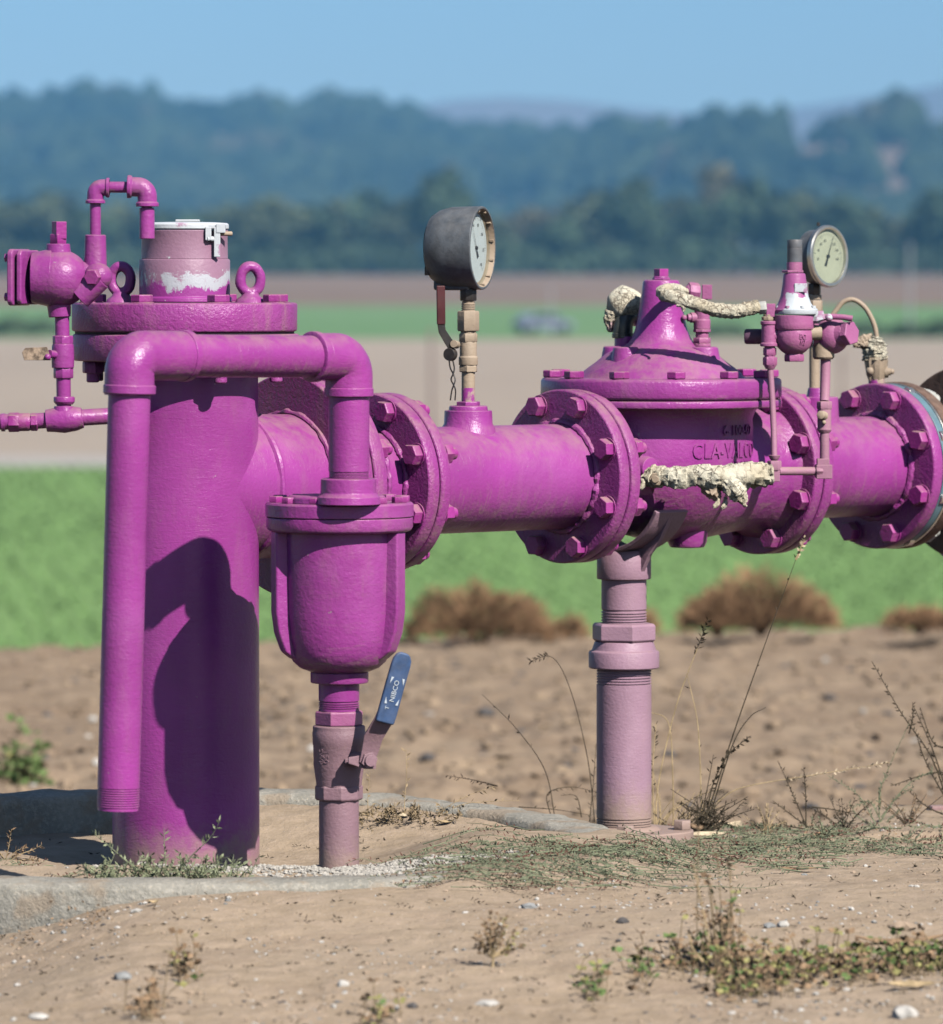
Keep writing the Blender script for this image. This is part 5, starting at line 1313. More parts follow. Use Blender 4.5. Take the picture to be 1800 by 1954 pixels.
# ---- concrete ring round the standpipe ------------------------------------
def conc_mat():
    n = NT('weathered_concrete')
    nz = n.sep(n.geo.outputs['Normal'])[2]
    a = n.noise(9, 5, .6); g = n.noise(130, 5, .7)
    c = n.mix(n.step(a, .3, .7), (.30, .285, .245), (.42, .39, .33))
    c = n.mix(n.step(g, .45, .7), c, (.52, .48, .41))
    c = n.mix(n.math('MULTIPLY', n.step(n.voro(170), .20, .12), .8), c, (.56, .47, .34))
    c = n.mix(n.math('MULTIPLY', n.step(n.voro(140), .12, .06), .8), c, (.14, .13, .12))
    c = n.mix(n.math('MULTIPLY', n.step(n.noise(14, 4), .5, .62), .6), c, (.40, .30, .21))
    return n.done(c, .9, n.bump(g, .003, prev=n.bump(n.noise(40, 4, .7), .004)), spec=.2)
M['concrete'] = conc_mat()
ring = MB(); U_, R0 = 260, .69
sec = [(-.001, -.22), (0, -.05), (-.0005, -.012), (-.004, -.004), (-.012, 0), (-.045, .001), (-.082, 0), (-.091, -.004), (-.095, -.014), (-.096, -.22)]
vs = []
for i in range(U_):
    a = 2 * pi * i / U_; cx, cy = cos(a), sin(a)
    top = .001 + .0125 * max(0, cy) + .002 * min(0, cy) - .013 * max(0, cx) ** 1.5 - .006 * max(0, -cx) * max(0, -cy)
    rr = R0 * (1 + .008 * noise.noise(Vector((cx * 2, cy * 2, 3))))
    for dr, dz in sec:
        nn = noise.noise(Vector((cx * 14, cy * 14, dr * 30))) * .0035 + noise.noise(Vector((cx * 50, cy * 50, dz * 60))) * .0018
        r1 = rr + dr + nn
        vs.append((RING_C.x + r1 * cx, RING_C.y + r1 * cy, top + dz + (nn if dz > -.03 else 0)))
k_ = len(sec)
fs = [(i * k_ + j, ((i + 1) % U_) * k_ + j, ((i + 1) % U_) * k_ + j + 1, i * k_ + j + 1) for i in range(U_) for j in range(k_ - 1)]
ring.v = vs; ring.f = fs
ro = ring.build('concrete_ring', M['concrete'], angle=60)
tag(ro, 'weathered pale concrete ring set in the soil around the standpipe', 'well ring')

# ---- stones and grit -----------------------------------------------------------
M['stone_w'] = simple('chalky_stone', (.62, .58, .52), .85, .15, 80)
M['stone_g'] = simple('grey_stone', (.30, .30, .29), .85, .25, 60)
M['stone_d'] = simple('dark_stone', (.11, .10, .095), .8, .3, 60)
M['stone_t'] = simple('tan_stone', (.46, .34, .24), .85, .25, 60)
import bmesh as _bm
def small_ico():
    bm = _bm.new(); _bm.ops.create_icosphere(bm, subdivisions=1, radius=1); bm.verts.ensure_lookup_table()
    v = [Vector(a.co) for a in bm.verts]; f = [tuple(a.index for a in q.verts) for q in bm.faces]; bm.free(); return v, f
IV, IF = small_ico()
def pebble(mb, x, y, s, r, sink=.3, mi=0):
    sx, sy, sz = s * r.uniform(.7, 1.3), s * r.uniform(.7, 1.3), s * r.uniform(.4, .85)
    z = ground_z(x, y); sd = r.random() * 50; ro_ = Matrix.Rotation(r.uniform(0, 6.28), 3, 'Z')
    vs = []
    for v in IV:
        q = 1 + .35 * noise.noise(v * 1.7 + Vector((sd, 0, 0)))
        w = ro_ @ Vector((v.x * sx * q, v.y * sy * q, v.z * sz * q)); vs.append((x + w.x, y + w.y, z + w.z + sz * (.5 - sink)))
    mb.add(vs, IF)
r = random.Random(4)
mats = {'w': MB(), 'g': MB(), 'd': MB(), 't': MB()}
for k in range(6200):
    y = r.uniform(7.05, 8.62) if k % 5 else r.uniform(8.6, 9.9); x = r.uniform(-.09, .09) * y
    if ring_r(x, y) < 1.02 or noise.noise(Vector((x * 3.2, y * 3.2, 1))) < -.02 and r.random() < .85: continue
    s = .0012 + .0032 * r.random() ** 3
    if r.random() < .02: s *= 1.9
    pebble(mats[r.choices('wgdt', (30, 15, 5, 50))[0]], x, y, s, r)
for nm, lb in (('w', 'tiny white stones strewn over the foreground soil'), ('g', 'tiny grey stones strewn over the foreground soil'), ('d', 'dark specks of stone on the foreground soil'), ('t', 'tan soil crumbs on the foreground soil')):
    tag(mats[nm].build('pebbles', M['stone_' + nm], smooth=False), lb, None, kind='stuff')
gv = MB()
for k in range(2600):
    a = r.gauss(0, .20); b_ = r.gauss(0, .055)
    x = -.13 + a * .75; y = 8.60 + b_ + .10 * abs(a)
    if ring_r(x, y) > .865 or (x + .4324) ** 2 + (y - 8.965) ** 2 < .0135: continue
    pebble(gv, x, y, r.uniform(.0016, .0046), r, .15)
M['gravel'] = simple('dusty_white_gravel', (.50, .46, .40), .9, .3, 120)
tag(gv.build('gravel', M['gravel'], smooth=False), 'white gravel inside the concrete ring around the air valve pipe', None, kind='stuff')
# single stones one can pick out
def rock(px, py, w, h, mat, lab, dd=None, seed=1):
    d = 9.0
    for _ in range(30):
        x = (px - 900) * d / LENS_PX; d = (CAM_H - ground_z(x, d)) * LENS_PX / (py - EYE_Y)
    x = (px - 900) * d / LENS_PX
    mb = MB(); rr = random.Random(seed)
    for v, f in ((ICO_V, ICO_F),):
        vs = []
        for a in v:
            q = 1 + .35 * noise.noise(Vector(a) * 1.4 + Vector((seed, 0, 0))) + .1 * noise.noise(Vector(a) * 5)
            vs.append((a[0] * w * q, a[1] * w * .8 * q, a[2] * h * q + h * .35))
        mb.add(vs, f)
    o = mb.build('rock', M[mat], M=T((x, d, ground_z(x, d))), smooth=True, angle=28)
    return tag(o, lab, 'rock')
rock(1722, 1762, .017, .0095, 'stone_t', 'grey stone with dark shaded side on the foreground soil at the right', seed=2)
rock(235, 1868, .0125, .007, 'stone_g', 'flat grey white stone on the foreground soil at lower left', seed=3)
rock(1340, 1838, .014, .008, 'stone_w', 'pale stone left of the foreground leafy weeds', seed=4)
rock(930, 1922, .014, .0045, 'stone_w', 'flat white stone near the bottom edge, centre', seed=5)
rock(1728, 1940, .0165, .010, 'stone_w', 'white stone near the bottom right corner', seed=6)
rock(1010, 1733, .012, .005, 'stone_g', 'flat pale grey stone below the creeping weeds', seed=7)
rock(1188, 1762, .0085, .006, 'stone_d', 'small dark stone on the soil below the creeping weeds', seed=8)
rock(655, 1895, .008, .005, 'stone_w', 'small pale stone beside a dark one near the bottom edge', seed=9)
rock(1495, 1768, .0085, .006, 'stone_w', 'bright white stone right of a pale grey one in the soil', seed=12)
rock(1470, 1770, .0085, .005, 'stone_g', 'pale grey stone left of the bright white one in the soil', seed=13)
rock(75, 1945, .013, .006, 'stone_w', 'pale flat stone at the bottom left corner', seed=14)
# a low stone block beyond the right edge, its shadow falls into the picture
# clods on the ploughed soil behind
cl = MB(); r = random.Random(8)
for k in range(4200):
    y = 13.6 + 11 * r.random() ** 1.4; x = r.uniform(-.1, .1) * y
    s = .007 + .017 * r.random() ** 3
    if y < crest(x): pebble(cl, x, y, s, r, .3)
tag(cl.build('clods', M['soil'], smooth=True, angle=50), 'brown soil clods on the blurred bare ground behind the pipes', None, kind='stuff')
cd = MB()
for k in range(230):
    y = 13.6 + 9 * r.random(); x = r.uniform(-.1, .1) * y; pebble(cd, x, y, .008 + .018 * r.random() ** 2, r, .3)
tag(cd.build('clods', M['stone_d']), 'dark clods scattered on the blurred bare ground behind the pipes', None, kind='stuff')
cd = MB()
for k in range(45):
    y = 13.6 + 9 * r.random(); x = r.uniform(-.1, .1) * y; pebble(cd, x, y, .006 + .012 * r.random() ** 2, r, .3)
tag(cd.build('clods', M['stone_w']), 'pale stones scattered on the blurred bare ground behind the pipes', None, kind='stuff')

# ---- weeds --------------------------------------------------------------------
def veg(name, c, var=.3, scale=60): return leaf_mat(name, c, var, scale)
M['leaf_grey'] = veg('grey_green_leaf', (.29, .32, .19)); M['leaf_green'] = veg('fresh_green_leaf', (.15, .22, .075))
M['leaf_dull'] = veg('dull_green_leaf', (.17, .19, .12)); M['leaf_yellow'] = veg('yellowing_leaf', (.36, .33, .13))
M['leaf_brown'] = veg('dry_brown_leaf', (.32, .21, .125)); M['leaf_red'] = veg('reddish_seed', (.17, .075, .055))
M['stem_green'] = veg('green_stem', (.24, .26, .16)); M['stem_tan'] = veg('tan_straw', (.50, .37, .21)); M['stem_dark'] = veg('dark_dry_stem', (.075, .06, .04))
M['leaf_mix'] = veg('tan_dry_leaf', (.34, .25, .15))
M['tumble'] = veg('brown_dry_brush', (.42, .245, .135), .4, 6); M['cream_leaf'] = veg('cream_dead_leaf', (.62, .50, .34))
def ground_pt(px, py, d0=9.0):
    d = d0
    for _ in range(40):
        x = (px - 900) * d / LENS_PX; d = .5 * d + .5 * (CAM_H - ground_z(x, d)) * LENS_PX / max(20, (py - EYE_Y))
    x = (px - 900) * d / LENS_PX
    return Vector((x, d, ground_z(x, d)))
def leaf(mb, p, dr, L, w, r):
    dr = Vector(dr).normalized(); s = dr.cross(Vector((r.gauss(0, 1), r.gauss(0, 1), r.gauss(0, 1)))).normalized(); u = s.cross(dr)
    p = Vector(p)
    mb.add([p, p + dr * L * .45 + s * w * .5 + u * L * .04, p + dr * L, p + dr * L * .45 - s * w * .5 + u * L * .04], [(0, 1, 2, 3)])
def sprig(ms, ml, pts, r, rad=.0009, nl=18, L=.010, w=.0026, start=.15, spread=.9):
    P_ = spline(pts, 6); n_ = len(P_)
    ms.tube(P_, [lerp(rad, rad * .35, i / (n_ - 1)) for i in range(n_)], 5, cap=False)
    for k in range(nl):
        q = lerp(start, 1, (k + r.random() * .6) / nl) * (n_ - 1); i = min(int(q), n_ - 2)
        p = P_[i].lerp(P_[i + 1], q - i); t = (P_[i + 1] - P_[i]).normalized()
        rd = Vector((r.gauss(0, 1), r.gauss(0, 1), r.gauss(0, 1))); rd = (rd - t * rd.dot(t)).normalized()
        leaf(ml, p, t * (1 - spread * .6) + rd * spread * .7, L * r.uniform(.6, 1.15), w, r)
def stems_thing(name, label, base, stems, smat, lmat, seed, cat='weed', group=None, **kw):
    """stems: list of pixel polylines with a depth offset each, drawn at the base's distance"""
    t = thing(name, label, cat, T(base), group); r = random.Random(seed); d0 = base.y
    ms, ml = MB(), MB()
    for pl_, opt in stems:
        o_ = dict(kw); o_.update(opt or {}); dd = o_.pop('dd', 0)
        pts = [W(px, py, d0 + dd * i / max(1, len(pl_) - 1)) - base for i, (px, py) in enumerate(pl_)]
        sprig(ms, ml, pts, r, **o_)
    ms.build('stem', M[smat], t)['kind'] = 'stuff'
    if ml.v: ml.build('leaf', M[lmat], t, smooth=False)['kind'] = 'stuff'
    return t

# grey green weed at the foot of the standpipe
b = ground_pt(325, 1690); b.y = 8.42; b.z = ground_z(b.x, b.y)
S1 = [([(325, 1692), (360, 1640), (400, 1600), (421, 1565)], dict(dd=-.03, nl=22)), ([(322, 1692), (315, 1640), (313, 1580)], dict(nl=14)), ([(318, 1692), (250, 1650), (205, 1612), (177, 1590)], dict(nl=22, dd=-.02)),
      ([(330, 1692), (400, 1670), (440, 1650), (468, 1650)], dict(nl=26)), ([(310, 1692), (270, 1665), (225, 1655), (195, 1650)], dict(nl=26)), ([(335, 1692), (385, 1665), (410, 1645), (425, 1635)], dict(nl=24)),
      ([(300, 1692), (240, 1678), (190, 1668), (145, 1650)], dict(nl=26)), ([(330, 1690), (345, 1660), (342, 1625)], dict(nl=16)), ([(318, 1690), (290, 1655), (278, 1640)], dict(nl=18)), ([(330, 1692), (370, 1672), (392, 1650), (395, 1640)], dict(nl=18)),
      ([(300, 1692), (255, 1688), (205, 1690), (150, 1685)], dict(nl=26)), ([(310, 1694), (280, 1680), (262, 1660), (248, 1648)], dict(nl=18)), ([(340, 1694), (400, 1686), (440, 1680), (470, 1672)], dict(nl=18)), ([(320, 1690), (300, 1660), (305, 1640)], dict(nl=16))]
rr_ = random.Random(77)
for k in range(66):
    x0 = rr_.uniform(170, 465); x1 = x0 + rr_.gauss(0, 28); S1.append(([(x0, 1694), ((x0 + x1) / 2 + rr_.gauss(0, 5), 1675), (x1, rr_.uniform(1628, 1664))], dict(nl=14, dd=rr_.uniform(-.05, .06))))
stems_thing('weed', 'grey green weed with upright sprigs at the foot of the standpipe', b, S1, 'stem_green', 'leaf_grey', 1, rad=.0012, L=.0115, w=.0032)
# left edge weed
b = ground_pt(15, 1640); S2 = [([(15, 1645), (40, 1630), (62, 1622), (80, 1612)], None), ([(10, 1645), (18, 1610), (22, 1582)], None), ([(12, 1645), (-8, 1615), (-15, 1590)], None), ([(15, 1645), (30, 1625), (50, 1618)], None), ([(5, 1648), (-30, 1640), (-60, 1630)], None), ([(15, 1646), (55, 1640), (75, 1640)], None)]
stems_thing('weed', 'small dry tan weed at the left edge inside the concrete ring', b, S2, 'stem_tan', 'leaf_brown', 2, nl=22, L=.009)
# dry brown clump behind the air valve pipe
b = ground_pt(770, 1590); b.y = 9.37; b.z = ground_z(b.x, b.y); rr_ = random.Random(3); S3 = [([(775, 1595), (772, 1540), (776, 1480), (775, 1428)], dict(nl=16, L=.012)), ([(705, 1590), (702, 1530), (706, 1475)], dict(nl=9)), ([(790, 1590), (830, 1555), (890, 1520), (945, 1500)], dict(nl=16)), ([(800, 1590), (870, 1540), (930, 1530), (992, 1528)], dict(nl=18))]
for k in range(95):
    x0 = rr_.uniform(690, 880); x1 = x0 + rr_.gauss(0, 32); y1 = rr_.uniform(1525, 1585) + abs(x1 - 770) * .12
    S3.append(([(x0, 1600 + rr_.gauss(0, 5)), ((x0 + x1) / 2, (1590 + y1) / 2 - 6), (x1, y1)], dict(nl=18, dd=rr_.uniform(-.12, .06))))
stems_thing('weed', 'dry brown bushy weed behind the air valve pipe with one tall stalk', b, S3, 'stem_tan', 'leaf_mix', 4, L=.0095, w=.0032, rad=.0008)
# loose litter leaf shapes
def flat_leaf(px, py, L, w, mat, lab, rot, curl=.3):
    b = ground_pt(px, py); mb = MB(); n_ = 9
    vs = []
    for k in range(n_):
        u = k / (n_ - 1); ww = w * sin(pi * min(1, u * .97 + .03)) ** .7
        for sgn in (-1, 0, 1): vs.append(((u - .5) * L, sgn * ww / 2, .004 + curl * L * (u - .5) ** 2 + (.18 * ww if sgn else 0) + .15 * ww * noise.noise(Vector((u * 5, sgn, px * .1)))))
    fs = [(3 * k + j, 3 * k + 3 + j, 3 * k + 4 + j, 3 * k + 1 + j) for k in range(n_ - 1) for j in (0, 1)]
    n0 = len(vs); vs += [(x_, y_, z_ - .0007) for x_, y_, z_ in vs]
    fs += [tuple(n0 + i for i in f[::-1]) for f in fs[:]]
    mb.add(vs, fs); o = mb.build('dry_leaf', M[mat], M=T(b) @ Matrix.Rotation(rot, 4, 'Z') @ Matrix.Rotation(.25, 4, 'X')); return tag(o, lab, 'leaf')
flat_leaf(1350, 1600, .062, .022, 'cream_leaf', 'cream dead leaf lying just right of the pipe stand base', .3)
flat_leaf(1395, 1585, .055, .030, 'cream_leaf', 'larger curled cream dead leaf among dry stalks right of the stand', 1.0, .8)
flat_leaf(770, 1562, .020, .012, 'cream_leaf', 'small white leaf scrap in the dry brown weed', .2)
flat_leaf(850, 1572, .028, .010, 'stem_tan', 'curled tan leaf right of the dry brown weed', .5, .6)
flat_leaf(1520, 1664, .060, .010, 'leaf_brown', 'long brown dry leaf in front of the creeping weeds', .05, .2)
flat_leaf(1720, 1805, .13, .016, 'leaf_brown', 'long curved brown leaf on the foreground soil at the right', .25, .35)
flat_leaf(1740, 1888, .060, .020, 'stem_tan', 'pale tan corn husk piece in the foreground at the right', .15, .3)
flat_leaf(292, 1728, .016, .009, 'stem_tan', 'tiny curled leaf on the soil below the concrete ring', .3, 1.2)
flat_leaf(1465, 1848, .075, .008, 'stem_dark', 'dark slanting strip of dry leaf among the foreground leafy weeds', -.9, .2)

# creeping mat of knotweed
r = random.Random(12); ms, ml, mr, mg = MB(), MB(), MB(), MB()
def creep(px, py, ang, L, n_):
    P_ = []; x, y = ground_pt(px, py).xy
    for k in range(n_):
        P_.append((x, y, ground_z(x, y) + .004 + .010 * abs(noise.noise(Vector((x * 30, y * 30, px)))) + .012 * (k / n_) ** 2 * r.random())); ang += r.gauss(0, .16)
        x += L / n_ * cos(ang); y += L / n_ * sin(ang)
    return P_
for k in range(235):
    u = r.random(); px = 1620 - 790 * (u ** .9) + r.gauss(0, 25); lo, hi = (1592, 1702) if px > 1000 else (1612, 1680)
    py = clamp(r.gauss(1645, 26), lo, hi)
    if 1130 < px < 1345 and py < 1622: py = 1622 + r.random() * 12
    if px > 1330: py = clamp(py - 18, 1585, 1668)
    a = r.choice((pi, 0, pi, pi, 0)) + r.gauss(0, .45)
    sprig(ms, mr if r.random() < .33 else ml, creep(px, py, a, r.uniform(.06, .20), 6), r, rad=.0010, nl=r.randint(14, 26), L=.0085, w=.0023)
for k in range(95):
    px = r.uniform(1350, 1830); py = r.uniform(1580, 1640)
    sprig(ms, ml if r.random() < .75 else mr, creep(px, py, r.choice((pi, 0)) + r.gauss(0, .5), r.uniform(.05, .16), 6), r, rad=.0009, nl=18, L=.0085, w=.0024)
for px, py in ((640, 1668), (700, 1690), (760, 1698), (860, 1700), (930, 1695), (1000, 1690)):
    sprig(ms, mr, creep(px, py, r.gauss(.1, .2), .13, 6), r, rad=.0008, nl=22, L=.006, w=.002)
for px in range(20, 240, 14):
    sprig(ms, mr if r.random() < .5 else ml, creep(px, r.uniform(1655, 1682), r.choice((pi, 0)) + r.gauss(0, .5), .07, 6), r, rad=.0008, nl=16, L=.0075, w=.0022)
tag(ms.build('creeping_stems', M['stem_green']), 'pale green creeping stems on the soil around the pipe stand base', None, kind='stuff')
tag(ml.build('creeping_leaves', M['leaf_dull'], smooth=False), 'dull green creeping weed mat on the soil around the pipe stand base', None, kind='stuff')
tag(mr.build('creeping_seeds', M['leaf_red'], smooth=False), 'reddish brown seed sprigs in the creeping weed mat', None, kind='stuff')
# litter of small dark bits
lt_ = MB(); r = random.Random(31)
for k in range(520):
    px = r.uniform(0, 1800); py = r.uniform(1600, 1954); 
    p = ground_pt(px, py); 
    if ring_r(p.x, p.y) > .86 and ring_r(p.x, p.y) < 1.02: continue
    for q in range(r.randint(1, 4)):
        leaf(lt_, p + Vector((r.gauss(0, .004), r.gauss(0, .004), .0015)), (r.gauss(0, 1), r.gauss(0, 1), abs(r.gauss(0, .35))), r.uniform(.004, .012), r.uniform(.0012, .003), r)
tag(lt_.build('plant_litter', M['stem_dark'], smooth=False), 'scraps of dark dry plant litter on the foreground soil', None, kind='stuff')
lt_ = MB()
for cx, cy in ((130, 1770), (190, 1760), (350, 1862), (285, 1938), (40, 1800), (1335, 1760), (800, 1690), (1480, 1640), (1640, 1560), (1560, 1590), (1700, 1600)):
    for k in range(26):
        p = ground_pt(cx + r.gauss(0, 16), cy + r.gauss(0, 6)); leaf(lt_, p + Vector((0, 0, abs(r.gauss(0, .012)))), (r.gauss(0, 1), r.gauss(0, 1), r.gauss(0, .8)), r.uniform(.004, .010), .003, r)
tag(lt_.build('plant_litter', M['leaf_brown'], smooth=False), 'small tufts of brown dead plant bits on the soil', None, kind='stuff')

# dry grass beside the stand
b = ground_pt(1255, 1598, 9.7); b.y = 9.78; b.z = ground_z(b.x, b.y)
stems_thing('grass_tuft', 'dry grass tuft with one tall dark seed head right beside the pipe stand', b,
    [([(1252, 1600), (1256, 1500), (1290, 1350), (1330, 1240), (1352, 1182)], dict(nl=30, start=.72, L=.011, w=.003)), ([(1250, 1600), (1246, 1480), (1252, 1380)], dict(nl=20, start=.4, L=.012, w=.003)),
     ([(1285, 1600), (1284, 1480), (1276, 1380), (1240, 1358)], dict(nl=2)), ([(1262, 1600), (1258, 1530), (1246, 1470)], dict(nl=0)), ([(1340, 1600), (1336, 1450), (1330, 1370), (1312, 1290)], dict(nl=4)),
     ([(1248, 1600), (1270, 1560), (1330, 1520), (1380, 1505)], dict(nl=0))] + [([(1250 + k * 4, 1602), (1256 + k * 5 + rr_.gauss(0, 6), 1565), (1262 + k * 9 + rr_.gauss(0, 12), 1520 + rr_.uniform(-15, 25))], dict(nl=2)) for k in range(14)],
    'stem_tan', 'stem_dark', 5, rad=.0015, L=.01)
b = ground_pt(1340, 1600, 9.7); b.y = 9.74; b.z = ground_z(b.x, b.y)
stems_thing('grass_stalk', 'long slanting dark stalk with a pale seed tip reaching up to the valve flange', b,
    [([(1335, 1600), (1400, 1400), (1460, 1230), (1520, 1065)], dict(nl=6)), ([(1345, 1590), (1395, 1430), (1430, 1370), (1462, 1350)], dict(nl=0)), ([(1340, 1600), (1360, 1500), (1390, 1440), (1432, 1405)], dict(nl=34, start=.3, L=.009, w=.006)),
     ([(1330, 1600), (1345, 1530), (1362, 1440)], dict(nl=12))] + [([(1330, 1600), (1340 + k * 8, 1560), (1300 + k * 20, 1530 + (k % 3) * 14)], dict(nl=12)) for k in range(8)] + [([(1318 + rr_.gauss(0, 22), 1602), (1335 + rr_.gauss(0, 25), 1570), (1350 + rr_.gauss(0, 38), 1530 + rr_.gauss(0, 18))], dict(nl=10)) for k in range(26)], 'stem_dark', 'stem_dark', 6, rad=.0015)
b2_ = Vector((W(1520, 1065, 9.74)))
stems_thing('seed_head', 'pale straw seed tip of the tall slanting stalk below the valve flange', b2_, [([(1519, 1068), (1528, 1048), (1537, 1026)], dict(nl=22, start=0, L=.009, w=.004))], 'stem_tan', 'cream_leaf', 7, rad=.002, cat='grass')
b = ground_pt(1385, 1560, 10.0); b.y = 9.9; b.z = ground_z(b.x, b.y)
stems_thing('grass_stalk', 'pale straw stalk leaning far to the right across the blurred soil', b, [([(1370, 1530), (1420, 1502), (1560, 1478), (1700, 1455)], dict(nl=46, start=.55, L=.008, w=.003)), ([(1330, 1600), (1350, 1560), (1370, 1530)], dict(nl=0))], 'stem_tan', 'cream_leaf', 8, rad=.0012)
b = ground_pt(1060, 1575, 10.2); b.y = 9.95; b.z = ground_z(b.x, b.y)
stems_thing('grass_stalk', 'arching thin dry stalks left of the pipe stand', b, [([(1135, 1570), (1122, 1450), (1090, 1320), (1055, 1255), (1012, 1262)], dict(nl=22, start=.78, L=.012)), ([(1060, 1565), (1040, 1470), (985, 1390), (920, 1325)], dict(nl=6)),
    ([(1052, 1560), (1045, 1515), (1090, 1502), (1140, 1512)], dict(nl=14)), ([(950, 1500), (900, 1488), (852, 1480)], dict(nl=14)), ([(1125, 1570), (1132, 1500), (1138, 1420)], dict(nl=10)), ([(1110, 1560), (1100, 1520), (1070, 1518)], dict(nl=4)), ([(990, 1540), (1060, 1545), (1130, 1556)], dict(nl=6))], 'stem_dark', 'stem_dark', 9, rad=.0010)
def upright(px, py, dpx, H_, n_, seed, lab, sm='stem_dark', lm='leaf_dull', spread=60, d=9.9, nl=20):
    b = ground_pt(px, py, 9.9); b.y = d; b.z = min(ground_z(b.x, b.y), W(px, py, d).z); rr = random.Random(seed); st_ = []
    for k in range(n_):
        x1 = px + rr.gauss(0, spread); y1 = py - H_ * rr.uniform(.35, 1)
        st_.append(([(px + rr.gauss(0, 5), py), (lerp(px, x1, .4), lerp(py, y1, .5)), (x1, y1)], dict(nl=nl, dd=rr.uniform(-.05, .1))))
    return stems_thing('weed', lab, b, st_, sm, lm, seed, L=.0075, w=.0024, rad=.0010)
b = ground_pt(1530, 1578, 9.9)
stems_thing('weed', 'dark twiggy weed with two upright spikes in the middle of the right side', Vector((b.x, 9.85, ground_z(b.x, 9.85))),
    [([(1540, 1580), (1515, 1520), (1485, 1452)], dict(nl=24, start=.3)), ([(1538, 1580), (1538, 1520), (1534, 1465)], dict(nl=20, start=.4)), ([(1545, 1580), (1510, 1555), (1475, 1528)], dict(nl=20)), ([(1535, 1582), (1500, 1575), (1480, 1560)], dict(nl=14)), ([(1550, 1540), (1590, 1545), (1640, 1555)], dict(nl=12)), ([(1548, 1580), (1552, 1560), (1562, 1545)], dict(nl=10)), ([(1530, 1585), (1505, 1588), (1490, 1575)], dict(nl=14))], 'stem_dark', 'stem_dark', 11, L=.008, w=.0028, rad=.0014)
upright(1572, 1600, 0, 48, 7, 12, 'small fresh grey green sprig among the creeping weeds', 'stem_green', 'leaf_grey', 16, 9.65, 16)
b = ground_pt(1680, 1580, 9.9)
stems_thing('weed', 'open branched grey green weed near the right edge', Vector((b.x, 9.95, ground_z(b.x, 9.95))),
    [([(1680, 1585), (1678, 1520), (1690, 1480), (1735, 1380)], dict(nl=40)), ([(1682, 1560), (1730, 1500), (1780, 1470)], dict(nl=26)), ([(1675, 1580), (1640, 1520), (1580, 1480)], dict(nl=26)), ([(1678, 1560), (1660, 1530), (1630, 1540)], dict(nl=20)), ([(1680, 1570), (1705, 1530), (1745, 1500)], dict(nl=22)), ([(1680, 1580), (1640, 1560), (1620, 1530)], dict(nl=20)), ([(1680, 1540), (1682, 1500), (1700, 1475)], dict(nl=14)), ([(1685, 1585), (1700, 1560), (1728, 1545)], dict(nl=16))], 'stem_green', 'leaf_dull', 14, L=.008, w=.0026, rad=.0013)
b = ground_pt(1790, 1560, 9.9)
stems_thing('weed', 'dark spiky weed with long arms at the right edge', Vector((b.x, 10.0, ground_z(b.x, 10.0))),
    [([(1820, 1570), (1780, 1450), (1720, 1360), (1664, 1262)], dict(nl=34, start=.3, L=.010)), ([(1735, 1400), (1742, 1370), (1742, 1340)], dict(nl=12)), ([(1820, 1550), (1770, 1460), (1748, 1400)], dict(nl=20)), ([(1810, 1520), (1780, 1430), (1745, 1350)], dict(nl=20)), ([(1810, 1430), (1780, 1415), (1756, 1350)], dict(nl=14)), ([(1815, 1560), (1770, 1540), (1735, 1510)], dict(nl=16)), ([(1830, 1480), (1780, 1475), (1700, 1500)], dict(nl=20))], 'stem_dark', 'stem_dark', 15, L=.009, w=.003, rad=.0017)
upright(1462, 1592, 0, 60, 12, 21, 'low dry twiggy tangle between the slanting stalk and the spiky weed', 'stem_tan', 'leaf_mix', 36, 9.75, 10)
upright(1610, 1590, 0, 70, 12, 22, 'low dark twiggy tangle between the spiky weed and the branched weed', 'stem_dark', 'stem_dark', 40, 9.8, 14)
upright(1735, 1582, 0, 80, 12, 23, 'brown twiggy tangle left of the small purple bolt at the right edge', 'stem_dark', 'leaf_brown', 36, 9.9, 14)
# little plant standing alone in the foreground
b = ground_pt(940, 1846, 8.0)
t_ = thing('seedling', 'small lone plant with yellow green and brown leaves casting a shadow in the foreground', 'plant', T(b)); r = random.Random(41); ms, ml, my = MB(), MB(), MB(); kpx = b.y / LENS_PX
ms.tube([(0, 0, -.003), (.001, 0, .012), (.0, 0, .024)], [.0018, .0016, .0012], 8)
for k in range(26):
    a = r.uniform(-1.25, 1.25); L = r.uniform(.03, .062); e = Vector((sin(a) * L * .8, r.gauss(0, .014), .014 + cos(a) * L)); m_ = e * .5 + Vector((0, 0, .004))
    sprig(ms, ml if r.random() < .68 else my, [(0, 0, .012), m_, e], r, rad=.0008, nl=11, L=.0075, w=.0042, start=.35)
ms.build('stem', M['stem_tan'], t_)['kind'] = 'stuff'; ml.build('leaf', M['leaf_brown'], t_, smooth=False)['kind'] = 'stuff'; my.build('green_leaf', M['leaf_yellow'], t_, smooth=False)['kind'] = 'stuff'
